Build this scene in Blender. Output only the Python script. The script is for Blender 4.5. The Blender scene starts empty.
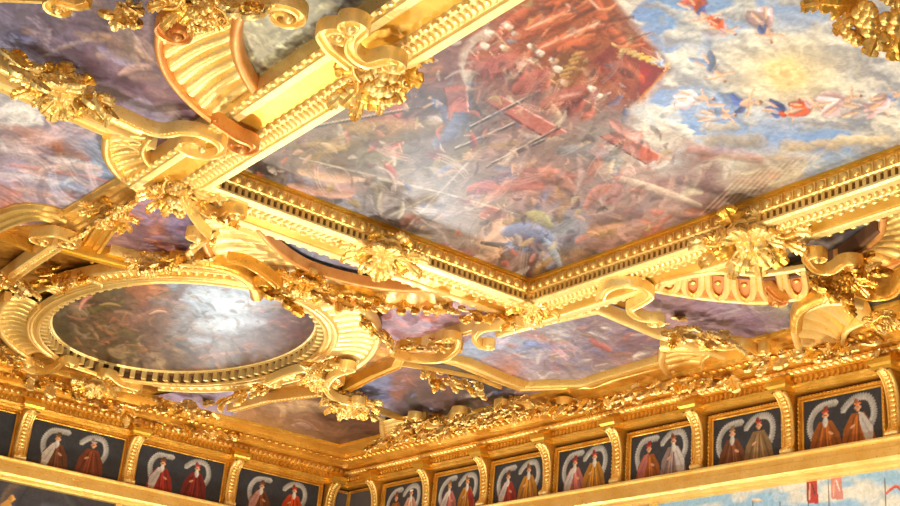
import bpy, math, random
import numpy as np
from mathutils import Vector, Matrix

# ---------------------------------------------------------------- camera, world, lights, exposure
F_PX = 1317.0
_a = np.array([-1075.0, 442.0, F_PX]); _b = np.array([1910.0, 718.0, F_PX])
_Y = _a / np.linalg.norm(_a); _X = _b / np.linalg.norm(_b)
_X = _X - _Y * (_X @ _Y); _X /= np.linalg.norm(_X)
_Z = np.cross(_X, _Y)
if _Z[1] > 0: _Z = -_Z
ROT = np.array([_X, _Y, _Z])
scn = bpy.context.scene
COL = scn.collection
cam = bpy.data.cameras.new('camera'); camo = bpy.data.objects.new('camera', cam); COL.objects.link(camo)
cam.lens = F_PX / 900 * 36; cam.sensor_width = 36; cam.clip_end = 300
camo.matrix_world = Matrix([[ROT[i, 0], -ROT[i, 1], -ROT[i, 2], 0] for i in range(3)] + [[0, 0, 0, 1]])
scn.camera = camo
scn.view_settings.view_transform = 'Standard'; scn.view_settings.look = 'None'
scn.view_settings.gamma = 1; scn.view_settings.use_curve_mapping = False
scn.view_settings.exposure = -0.3
world = bpy.data.worlds.new('hall_air'); scn.world = world; world.use_nodes = True
world.node_tree.nodes['Background'].inputs[0].default_value = (1.0, 0.93, 0.82, 1)
world.node_tree.nodes['Background'].inputs[1].default_value = 0.3

def area(name, loc, target, size, power, color=(1, .93, .82), sy=None):
    l = bpy.data.lights.new(name, 'AREA'); l.energy = power; l.color = color
    l.shape = 'RECTANGLE'; l.size = size; l.size_y = sy or size
    o = bpy.data.objects.new(name, l); COL.objects.link(o); o.location = loc
    o.rotation_euler = (Vector(target) - Vector(loc)).to_track_quat('-Z', 'Y').to_euler()
    return o
# unseen area lights added on the far walls to mirror as glare in canvases
area('glare_light', (20.4, 42.6, 6.6), (15, 22, 10), 4.0, 420, (.80, .93, 1), 3.2)
area('glare_light', (26.9, 38.6, 2.2), (15, 21, 12), 1.8, 1200, (.97, .97, 1), 2.4)
area('glare_light', (26.9, 26.5, 2.8), (15, 15, 12), 2.4, 300, (1, .97, .92), 3.0)
area('floor_uplight', (14, 20, -1.45), (15, 21, 12), 2.6, 2300, (1, .95, .84))
area('floor_uplight', (19, 37, -1.45), (18, 33, 12), 2.2, 2500, (1, .88, .64))
area('floor_uplight', (24, 18, -1.45), (22, 20, 12), 2.2, 2200, (1, .88, .64))
area('floor_uplight', (6, 32, -1.45), (11, 31, 12), 2.2, 1500, (1, .90, .70))
area('floor_uplight', (3, 16, -1.45), (8, 23, 12), 2.2, 1500, (1, .93, .78))
area('camera_side_fill', (2, 3, 1.5), (20, 30, 10.5), 2.0, 1500, (1, .93, .82))  # unseen fill added beside the viewpoint to brighten the far faces

# ---------------------------------------------------------------- geometry of the view (pixel of the photo -> point on a real surface)
def ray(px, py): return ROT @ np.array([px - 450.0, py - 253.0, F_PX])
def W(px, py, z):
    d = ray(px, py); return (d[0] * z / d[2], d[1] * z / d[2])
def proj(P):
    q = P @ ROT
    return 450 + F_PX * q[:, 0] / q[:, 2], 253 + F_PX * q[:, 1] / q[:, 2]
ZC = 12.0

# ---------------------------------------------------------------- materials
def srgb(c):
    c = np.array(c, float) / 255
    return np.where(c <= .04045, c / 12.92, ((c + .055) / 1.055) ** 2.4)
def newmat(name):
    m = bpy.data.materials.new(name); m.use_nodes = True
    nt = m.node_tree; b = nt.nodes['Principled BSDF']
    return m, nt, b
def gold(name, c1, c2, c3, metal=.45, rough=.38, bump=.25, sc=9.0):
    m, nt, b = newmat(name); N = nt.nodes; L = nt.links
    tc = N.new('ShaderNodeTexCoord'); g = N.new('ShaderNodeNewGeometry')
    n1 = N.new('ShaderNodeTexNoise'); n1.inputs['Scale'].default_value = 1.7; n1.inputs['Detail'].default_value = 5
    n2 = N.new('ShaderNodeTexNoise'); n2.inputs['Scale'].default_value = sc * 2; n2.inputs['Detail'].default_value = 4
    L.new(g.outputs['Position'], n1.inputs['Vector']); L.new(g.outputs['Position'], n2.inputs['Vector'])
    r = N.new('ShaderNodeValToRGB'); r.color_ramp.elements[0].position = .3; r.color_ramp.elements[1].position = .7
    r.color_ramp.elements[0].color = (*srgb(c1), 1); r.color_ramp.elements[1].color = (*srgb(c2), 1)
    L.new(n1.outputs['Fac'], r.inputs[0])
    r2 = N.new('ShaderNodeValToRGB'); r2.color_ramp.elements[0].position = .60; r2.color_ramp.elements[1].position = .72
    r2.color_ramp.elements[0].color = (0, 0, 0, 1); r2.color_ramp.elements[1].color = (.5, .5, .5, 1)
    L.new(n2.outputs['Fac'], r2.inputs[0])
    mx = N.new('ShaderNodeMixRGB'); L.new(r2.outputs[0], mx.inputs[0]); L.new(r.outputs[0], mx.inputs[1])
    mx.inputs[2].default_value = (*srgb(c3), 1)
    L.new(mx.outputs[0], b.inputs['Base Color'])
    b.inputs['Metallic'].default_value = metal; b.inputs['Roughness'].default_value = rough
    n3 = N.new('ShaderNodeTexNoise'); n3.inputs['Scale'].default_value = sc; n3.inputs['Detail'].default_value = 3
    L.new(g.outputs['Position'], n3.inputs['Vector'])
    bp = N.new('ShaderNodeBump'); bp.inputs['Strength'].default_value = bump; bp.inputs['Distance'].default_value = .06
    L.new(n3.outputs['Fac'], bp.inputs['Height']); L.new(bp.outputs[0], b.inputs['Normal'])
    return m
GOLD = gold('gilded_wood', (232, 186, 96), (244, 208, 126), (164, 102, 42), metal=.7)
PALE = gold('pale_gilding', (242, 206, 122), (248, 222, 150), (200, 138, 64), metal=.6, rough=.4)
YELL = gold('burnished_gold', (212, 154, 44), (232, 182, 74), (176, 112, 30), metal=.75, rough=.34, bump=.12)
ROSE = gold('rosy_gilding', (206, 138, 70), (228, 168, 94), (150, 84, 44), metal=.55, rough=.42, bump=.15)
DEEP = gold('aged_gilding', (216, 158, 56), (238, 188, 84), (136, 82, 26), metal=.72, rough=.36, bump=.5, sc=7)
SHADE = gold('shade_brown', (84, 52, 26), (110, 70, 34), (60, 36, 20), metal=.1, rough=.7, bump=.1)  # dark brown that paints in the shade of recesses and rim
COPP = gold('copper_inlay', (196, 122, 70), (212, 144, 84), (150, 84, 50), metal=.25, rough=.5, bump=.3)
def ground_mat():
    m = gold('carved_gold_ground', (110, 64, 20), (206, 146, 50), (62, 36, 16), metal=.6, rough=.42, bump=.9, sc=3.2)  # dark brown patches put shade of voids behind the foliage into the colour
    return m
GRND = ground_mat()
def canvas_mat(name, rough, spec=.5, bump=.05):
    m, nt, b = newmat(name); N = nt.nodes; L = nt.links
    a = N.new('ShaderNodeVertexColor'); a.layer_name = 'paint'
    g = N.new('ShaderNodeNewGeometry')
    n = N.new('ShaderNodeTexNoise'); n.inputs['Scale'].default_value = 5; n.inputs['Detail'].default_value = 6; n.inputs['Distortion'].default_value = 1.5
    L.new(g.outputs['Position'], n.inputs['Vector'])
    mr = N.new('ShaderNodeMapRange'); mr.inputs[1].default_value = .3; mr.inputs[2].default_value = .7; mr.inputs[3].default_value = .82; mr.inputs[4].default_value = 1.18
    L.new(n.outputs['Fac'], mr.inputs[0])
    v = N.new('ShaderNodeVectorMath'); v.operation = 'SCALE'
    L.new(a.outputs['Color'], v.inputs[0]); L.new(mr.outputs[0], v.inputs['Scale'])
    L.new(v.outputs[0], b.inputs['Base Color'])
    b.inputs['Roughness'].default_value = rough; b.inputs['Specular IOR Level'].default_value = spec
    bp = N.new('ShaderNodeBump'); bp.inputs['Strength'].default_value = bump; bp.inputs['Distance'].default_value = .05
    n4 = N.new('ShaderNodeTexNoise'); n4.inputs['Scale'].default_value = 2.2
    L.new(g.outputs['Position'], n4.inputs['Vector'])
    L.new(n4.outputs['Fac'], bp.inputs['Height']); L.new(bp.outputs[0], b.inputs['Normal'])
    return m
CANV = canvas_mat('varnished_oil_painting', .38, .36, .16)
CANW = canvas_mat('oil_painting_on_wall', .5, .3)
def plain(name, c, rough=.7):
    m, nt, b = newmat(name); N = nt.nodes
    n = N.new('ShaderNodeTexNoise'); n.inputs['Scale'].default_value = 3
    r = N.new('ShaderNodeValToRGB')
    k = srgb(c); r.color_ramp.elements[0].color = (*(k * .85), 1); r.color_ramp.elements[1].color = (*np.minimum(k * 1.1, 1), 1)
    nt.links.new(n.outputs['Fac'], r.inputs[0]); nt.links.new(r.outputs[0], b.inputs['Base Color'])
    b.inputs['Roughness'].default_value = rough
    return m
STONE = plain('brown_terrazzo', (130, 100, 72)); PLAS = plain('dark_brown_panelling', (96, 66, 40))

# ---------------------------------------------------------------- mesh helpers
class MB:
    def __init__(s): s.v = []; s.f = []
    def add(s, v, f):
        k = len(s.v); s.v += [tuple(p) for p in v]; s.f += [tuple(i + k for i in q) for q in f]
    def grid(s, rows, closed=False, wrap=False):
        n = len(rows); m = len(rows[0]); k = len(s.v)
        for r in rows: s.v += [tuple(p) for p in r]
        for i in range(n if closed else n - 1):
            for j in range(m if wrap else m - 1):
                a = k + i * m + j; b = k + i * m + (j + 1) % m
                c = k + ((i + 1) % n) * m + (j + 1) % m; d = k + ((i + 1) % n) * m + j
                s.f.append((a, b, c, d))
    def box(s, c, h, rz=0):
        cs, sn = math.cos(rz), math.sin(rz); v = []
        for dz in (-1, 1):
            for dx, dy in ((-1, -1), (1, -1), (1, 1), (-1, 1)):
                x, y = dx * h[0], dy * h[1]
                v.append((c[0] + x * cs - y * sn, c[1] + x * sn + y * cs, c[2] + dz * h[2]))
        s.add(v, [(0, 3, 2, 1), (4, 5, 6, 7), (0, 1, 5, 4), (1, 2, 6, 5), (2, 3, 7, 6), (3, 0, 4, 7)])
    def blob(s, c, h, rz=0, nu=8, nv=5):
        cs, sn = math.cos(rz), math.sin(rz); rows = []
        for i in range(nv + 1):
            t = math.pi * i / nv; r = []
            for j in range(nu):
                u = 2 * math.pi * j / nu
                x, y, z = h[0] * math.sin(t) * math.cos(u), h[1] * math.sin(t) * math.sin(u), h[2] * math.cos(t)
                r.append((c[0] + x * cs - y * sn, c[1] + x * sn + y * cs, c[2] + z))
            rows.append(r)
        s.grid(rows, wrap=True)
    def tube(s, P, R, n=8, flat=1.0):
        P = [Vector(p) for p in P]; rows = []
        for i, p in enumerate(P):
            t = (P[min(i + 1, len(P) - 1)] - P[max(i - 1, 0)]).normalized()
            sd = t.cross(Vector((0, 0, 1)))
            sd = sd.normalized() if sd.length > 1e-4 else Vector((1, 0, 0))
            up = sd.cross(t)
            r = R[i] if hasattr(R, '__len__') else R
            rows.append([p + sd * r * math.cos(a) + up * r * flat * math.sin(a) for a in [2 * math.pi * k / n for k in range(n)]])
        s.grid(rows, wrap=True)
    def mesh(s, name, smooth=True, ang=40):
        me = bpy.data.meshes.new(name); me.from_pydata(s.v, [], s.f)
        if smooth:
            me.polygons.foreach_set('use_smooth', [True] * len(me.polygons))
            try: me.set_sharp_from_angle(angle=math.radians(ang))
            except Exception: pass
        return me
    def build(s, name, mat, parent=None, smooth=True, ang=40):
        me = s.mesh(name, smooth, ang); me.materials.append(mat)
        o = bpy.data.objects.new(name, me); COL.objects.link(o)
        if parent is not None:
            o.parent = parent
            if parent.parent is None: o.location = -Vector(parent.location)
        return o
def tag(o, label, cat, group=None):
    o['label'] = label; o['category'] = cat
    if group: o['group'] = group
    return o
def thing(name, label, cat, loc, group=None):
    o = bpy.data.objects.new(name, None); COL.objects.link(o); o.location = loc; o.empty_display_size = .2
    return tag(o, label, cat, group)
def struct(o): o['kind'] = 'structure'; return o

def catmull(P, k=8, closed=False):
    P = [np.array(p, float) for p in P]; out = []; n = len(P)
    for i in range(n if closed else n - 1):
        if closed: a, b, c, d = P[i - 1], P[i], P[(i + 1) % n], P[(i + 2) % n]
        else: a, b, c, d = P[max(i - 1, 0)], P[i], P[i + 1], P[min(i + 2, n - 1)]
        for t in np.arange(k) / k:
            out.append(.5 * ((2 * b) + (c - a) * t + (2 * a - 5 * b + 4 * c - d) * t * t + (3 * b - a - 3 * c + d) * t ** 3))
    if not closed: out.append(P[-1])
    return out
def normals(P, closed):
    P = np.array(P)[:, :2]; n = len(P); out = []
    for i in range(n):
        if closed: a, c = P[i - 1], P[(i + 1) % n]
        else: a, c = P[max(i - 1, 0)], P[min(i + 1, n - 1)]
        d0 = P[i] - a; d1 = c - P[i]
        if np.linalg.norm(d0) < 1e-9: d0 = d1
        if np.linalg.norm(d1) < 1e-9: d1 = d0
        d0 = d0 / np.linalg.norm(d0); d1 = d1 / np.linalg.norm(d1)
        n0 = np.array([-d0[1], d0[0]]); n1 = np.array([-d1[1], d1[0]])
        m = n0 + n1; l = np.linalg.norm(m); m = m / l if l > 1e-6 else n0
        out.append(m / max(.45, m @ n0))
    return out
def sweep(mb, path, prof, closed=False, width=None, zscale=None):
    """path: xy(z) points. prof: (offset to the left, z) pairs."""
    N = normals(path, closed); rows = []
    for i, p in enumerate(path):
        w = 1 if width is None else width[i]; zs = 1 if zscale is None else zscale[i]
        z0 = p[2] if len(p) > 2 else 0
        rows.append([(p[0] + N[i][0] * s * w, p[1] + N[i][1] * s * w, z0 + z * zs) for s, z in prof])
    mb.grid(rows, closed=closed)
    if not closed:
        for r in (rows[0], rows[-1]):
            mb.add(r, [tuple(range(len(r)))])
def along(path, step, closed=False):
    """evenly spaced stations (point, heading) along a polyline"""
    P = [np.array(p[:2], float) for p in path]
    if closed: P = P + [P[0]]
    L = [0.0]
    for a, b in zip(P, P[1:]): L.append(L[-1] + np.linalg.norm(b - a))
    n = max(1, int(L[-1] / step)); out = []; j = 0
    for i in range(n):
        s = (i + .5) * L[-1] / n
        while j < len(L) - 2 and L[j + 1] < s: j += 1
        d = P[j + 1] - P[j]; l = np.linalg.norm(d) or 1
        p = P[j] + d * (s - L[j]) / l
        out.append((p, math.atan2(d[1], d[0])))
    return out
def offs(path, s, closed=False):
    N = normals(path, closed)
    return [(p[0] + n[0] * s, p[1] + n[1] * s) for p, n in zip(path, N)]
def spiral(p, th, sgn, R0, turns=1.4, rmin=.18, ds=None):
    """continue from p with heading th, curling in"""
    P = []; R = R0; x, y = p; tot = turns * 2 * math.pi; a = 0
    while a < tot:
        k = a / tot; R = R0 * ((1 - k) + rmin * k)
        da = .28; a += da; th += sgn * da
        x += R * da * math.cos(th); y += R * da * math.sin(th); P.append((x, y))
    return P
def scroll_path(pts, v0=0, v1=0, R0=.3, R1=None, k=8, turns=1.35):
    """smooth path through xy points with volutes at the ends; returns (path, width factor)"""
    R1 = R1 or R0
    P = [tuple(p) for p in catmull(pts, k)]; Wd = [1.0] * len(P)
    if v1:
        a, b = P[-2], P[-1]; S = spiral(b, math.atan2(b[1] - a[1], b[0] - a[0]), v1, R1, turns)
        P += S; Wd += [1 - .72 * (i + 1) / len(S) for i in range(len(S))]
    if v0:
        a, b = P[1], P[0]; S = spiral(b, math.atan2(b[1] - a[1], b[0] - a[0]), v0, R0, turns)
        P = S[::-1] + P; Wd = [1 - .72 * (i + 1) / len(S) for i in range(len(S))][::-1] + Wd
    return P, Wd
# cross sections, offset to the left and height below the ceiling (negative is down)
def rimmed(w, zb, zt=ZC, rim=.05):
    h = w / 2
    return [(-h, zt), (-h, zb + .04), (-h * .92, zb), (-h * .66, zb), (-h * .58, zb + rim), (h * .58, zb + rim), (h * .66, zb), (h * .92, zb), (h, zb + .04), (h, zt)]
def moulded(w, zb, zt=ZC):
    h = w / 2
    return [(-h, zt), (-h, zb + .06), (-h * .9, zb), (-h * .62, zb), (-h * .5, zb + .06), (-h * .1, zb + .07), (0, zb + .13), (h * .45, zb + .16), (h * .55, zb + .11), (h * .75, zb + .11), (h * .85, zb + .2), (h, zb + .2), (h, zt)]
def rounded(w, zb, zt=ZC):
    h = w / 2; r = min(h, .3)
    return [(-h, zt), (-h, zb + r)] + [(-h * math.cos(a), zb + r - r * math.sin(a)) for a in [math.pi * k / 8 for k in range(1, 8)]] + [(h, zb + r), (h, zt)]

# ---------------------------------------------------------------- carved ornament prototypes (unit size, facing down)
def leaf_mesh(lobes=4, curl=.5, width=.36):
    mb = MB(); rows = []; n = 28; m = 9
    for i in range(n + 1):
        u = i / n
        w = width * (math.sin(math.pi * min(1, u * .93 + .07)) ** .6) * (.58 + .55 * abs(math.sin(math.pi * lobes * u)) ** .6)
        x = u - .18 * curl * max(0, u - .7) / .3
        zc = -.30 * math.sin(math.pi * u * .75) - curl * .35 * max(0, (u - .55) / .45) ** 2
        row = []
        for j in range(m):
            v = -1 + 2 * j / (m - 1)
            z = zc + .09 * abs(v) ** 1.5 - .035 * math.cos(v * math.pi * 3)
            row.append((x + .07 * abs(v) * math.sin(math.pi * lobes * u) ** 2, v * w, z - .03 * abs(v) * math.sin(math.pi * lobes * u) ** 2))
        rows.append(row)
    mb.grid(rows)
    back = [[(p[0], p[1] * .9, min(p[2] + .10, .02)) for p in r] for r in rows]
    mb.grid([list(reversed(r)) for r in back])
    mb.grid([[a[0], b[0]] for a, b in zip(rows, back)]); mb.grid([[b[-1], a[-1]] for a, b in zip(rows, back)])
    return mb.mesh('leaf')
def scroll_mesh(kind):
    mb = MB()
    if kind == 'c': P, w = scroll_path([(-.35, -.05), (0, .12), (.35, -.05)], 1, -1, .17)
    elif kind == 's': P, w = scroll_path([(-.3, -.12), (0, 0), (.3, .12)], -1, -1, .2)
    else: P, w = scroll_path([(-.5, 0), (-.2, .1), (.1, .05)], 0, -1, .24, turns=1.6)
    P = [(x, y, 0) for x, y in P]
    sec = [(-.055, .0), (-.06, -.06), (-.04, -.10), (-.018, -.07), (.018, -.07), (.04, -.10), (.06, -.06), (.055, 0)]
    sweep(mb, P, sec, width=w, zscale=[1.5 - .5 * k for k in w])
    for e in (P[0], P[-1]):
        if kind != 'j' or e is P[-1]: mb.blob((e[0], e[1], -.11), (.045, .045, .05))
    return mb.mesh('scroll')
def rosette_mesh():
    mb = MB()
    for ring, (n, r, l) in enumerate(((8, .30, .22), (6, .16, .15))):
        for k in range(n):
            a = 2 * math.pi * (k + .5 * ring) / n
            mb.blob((r * math.cos(a), r * math.sin(a), -.08 - .08 * ring), (l, l * .48, .09), a, 8, 5)
    mb.blob((0, 0, -.22), (.11, .11, .1))
    return mb.mesh('rosette')
def fruit_mesh(seed, n=26):
    mb = MB(); r = random.Random(seed)
    for k in range(n):
        a = r.random() * 6.28; d = .42 * math.sqrt(r.random()); s = r.uniform(.07, .13)
        mb.blob((d * math.cos(a), d * math.sin(a) * .8, -.1 - .28 * (1 - (d / .45) ** 2)), (s, s, s * 1.05), 0, 8, 6)
    return mb.mesh('fruit')
def mask_mesh():
    """grotesque face with brow, nose, cheeks, eyes, open mouth and beard; chin towards +x, facing down"""
    mb = MB(); rows = []
    def g(x, y, cx, cy, sx, sy): return math.exp(-((x - cx) / sx) ** 2 - ((y - cy) / sy) ** 2)
    for i in range(0, 25):
        r = i / 24; row = []
        for j in range(72):
            a = 2 * math.pi * j / 72
            x, y = r * .5 * math.cos(a), r * .38 * math.sin(a)
            h = .22 * math.sqrt(max(0, 1 - r ** 2.4)) - .05 * g(x, y, -.38, 0, .2, .3)
            h += .20 * g(x, y, .0, 0, .15, .05) + .05 * g(x, y, .09, 0, .05, .09)
            for s in (-1, 1):
                h += .09 * g(x, y, .08, s * .17, .08, .07) - .15 * g(x, y, -.09, s * .13, .05, .07) + .05 * g(x, y, -.07, s * .13, .02, .03) + .12 * g(x, y, -.17, s * .13, .045, .1)
                h += .05 * g(x, y, .16, s * .09, .03, .07)
            h -= .2 * g(x, y, .22, 0, .05, .11)
            h += (.16 * abs(math.sin(a * 9)) * max(0, r - .45)) * 1.3 + .06 * g(x, y, .3, 0, .06, .08)
            row.append((x, y, -h))
        rows.append(row)
    mb.grid(rows, wrap=True)
    return mb.mesh('mask')
def shell_mesh():
    mb = MB(); rows = []
    for i in range(13):
        r = i / 12; row = []
        for j in range(73):
            t = j / 72; a = math.radians(-80 + 160 * t)
            rr = .12 + r * (.5 + .05 * abs(math.sin(t * math.pi * 9)))
            z = -.10 - .2 * r ** 2 - .06 * r * abs(math.sin(t * math.pi * 9))
            row.append((rr * math.cos(a), rr * math.sin(a), z))
        rows.append(row)
    mb.grid(rows)
    mb.grid([[p for p in rows[-1]], [(p[0], p[1], 0) for p in rows[-1]]])
    mb.blob((.05, 0, -.1), (.14, .12, .12))
    return mb.mesh('shell')
PRO = dict(leafa=leaf_mesh(4, .5, .34), leafb=leaf_mesh(5, 1.0, .26), leafc=leaf_mesh(3, .2, .42), c=scroll_mesh('c'), s=scroll_mesh('s'),
           j=scroll_mesh('j'), rosette=rosette_mesh(), fruita=fruit_mesh(1), fruitb=fruit_mesh(2, 18), mask=mask_mesh(), shell=shell_mesh())
NAMES = dict(leafa='acanthus_leaf', leafb='acanthus_leaf', leafc='acanthus_leaf', c='scroll', s='scroll', j='tendril', rosette='rosette', fruita='fruit_bunch', fruitb='fruit_bunch', mask='mask', shell='shell')
_pm = {}
def put(parent, kind, x, y, rz, s, z=0.0, tilt=0.0, mat=None, mirror=False, zs=None):
    mat = mat or GOLD; key = (kind, mat.name)
    if key not in _pm:
        me = PRO[kind].copy(); me.name = NAMES[kind]; me.materials.clear(); me.materials.append(mat); _pm[key] = me
    o = bpy.data.objects.new(NAMES[kind], _pm[key]); COL.objects.link(o); o.parent = parent
    o.location = (x, y, z); o.rotation_euler = (0, tilt, rz)
    o.scale = (s, -s if mirror else s, zs or s)
    return o

# ================================================================ structure
def quad(name, pts, mat, thick=(0, 0, .1)):
    mb = MB(); t = Vector(thick); q = [Vector(p) for p in pts]
    mb.add(q + [p + t for p in q], [(0, 1, 2, 3), (7, 6, 5, 4), (0, 4, 5, 1), (1, 5, 6, 2), (2, 6, 7, 3), (3, 7, 4, 0)])
    return struct(mb.build(name, mat, smooth=False))
XW, YW = 27.35, 43.0
quad('floor', [(-8, -14, -1.6), (XW + .3, -14, -1.6), (XW + .3, YW + .3, -1.6), (-8, YW + .3, -1.6)], STONE, (0, 0, -.2))
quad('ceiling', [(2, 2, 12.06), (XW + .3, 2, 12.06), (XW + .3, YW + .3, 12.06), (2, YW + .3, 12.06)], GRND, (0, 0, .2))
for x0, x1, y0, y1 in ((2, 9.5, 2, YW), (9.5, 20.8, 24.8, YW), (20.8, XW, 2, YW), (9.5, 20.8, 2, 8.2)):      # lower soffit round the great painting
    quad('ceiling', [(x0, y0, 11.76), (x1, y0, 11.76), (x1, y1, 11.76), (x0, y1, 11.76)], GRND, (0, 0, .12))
quad('wall_right', [(XW + .02, -14, -1.6), (XW + .02, YW, -1.6), (XW + .02, YW, 12.05), (XW + .02, -14, 12.05)], PLAS, (.28, 0, 0))
quad('wall_left', [(-8, YW + .02, -1.6), (XW + .3, YW + .02, -1.6), (XW + .3, YW + .02, 12.05), (-8, YW + .02, 12.05)], PLAS, (0, .28, 0))
# ledge and cornice run round both walls (offset to the left of the path is into the room)
wall_path = [(XW, 4.0), (XW, YW), (4.0, YW)]
mb = MB()
sweep(mb, wall_path, [(0, 8.15), (.16, 8.2), (.18, 8.26), (.34, 8.3), (.36, 8.36), (.42, 8.4), (.42, 8.62), (.40, 8.64), (.40, 8.78), (.45, 8.8), (.47, 8.84), (.47, 8.88), (.1, 8.9), (0, 8.9)])
struct(mb.build('trim_1', GOLD))
mb = MB()
sweep(mb, wall_path, [(0, 10.52), (.3, 10.53), (.32, 10.6), (.40, 10.63), (.42, 10.7), (.34, 10.74), (.34, 10.92), (.40, 10.95), (.40, 11.16), (.56, 11.2), (.58, 11.28), (.7, 11.32), (1.0, 11.46), (1.04, 11.56), (1.5, 11.66), (1.55, 11.6), (1.7, 11.6), (1.74, 11.7), (1.74, 12.05)])
struct(mb.build('trim_2', DEEP))
# twisted rope of leaves and the small leaf row beneath, carved on the cornice
mb = MB()
for p, a in along(offs(wall_path, .44), .21):
    if p[0] < 8 or p[1] < 12: continue
    mb.blob((p[0], p[1], 11.05), (.14, .075, .085), a + .75, 7, 5)
struct(mb.build('trim_3', GOLD))
mb = MB()
for p, a in along(offs(wall_path, .36), .17):
    if p[0] < 8 or p[1] < 12: continue
    mb.blob((p[0], p[1], 10.83), (.055, .06, .085), a, 6, 4)
for p, a in along(offs(wall_path, .84), .3):
    if p[0] < 8 or p[1] < 12: continue
    mb.blob((p[0], p[1], 11.38), (.13, .17, .07), a, 7, 4)
struct(mb.build('trim_4', DEEP))

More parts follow.
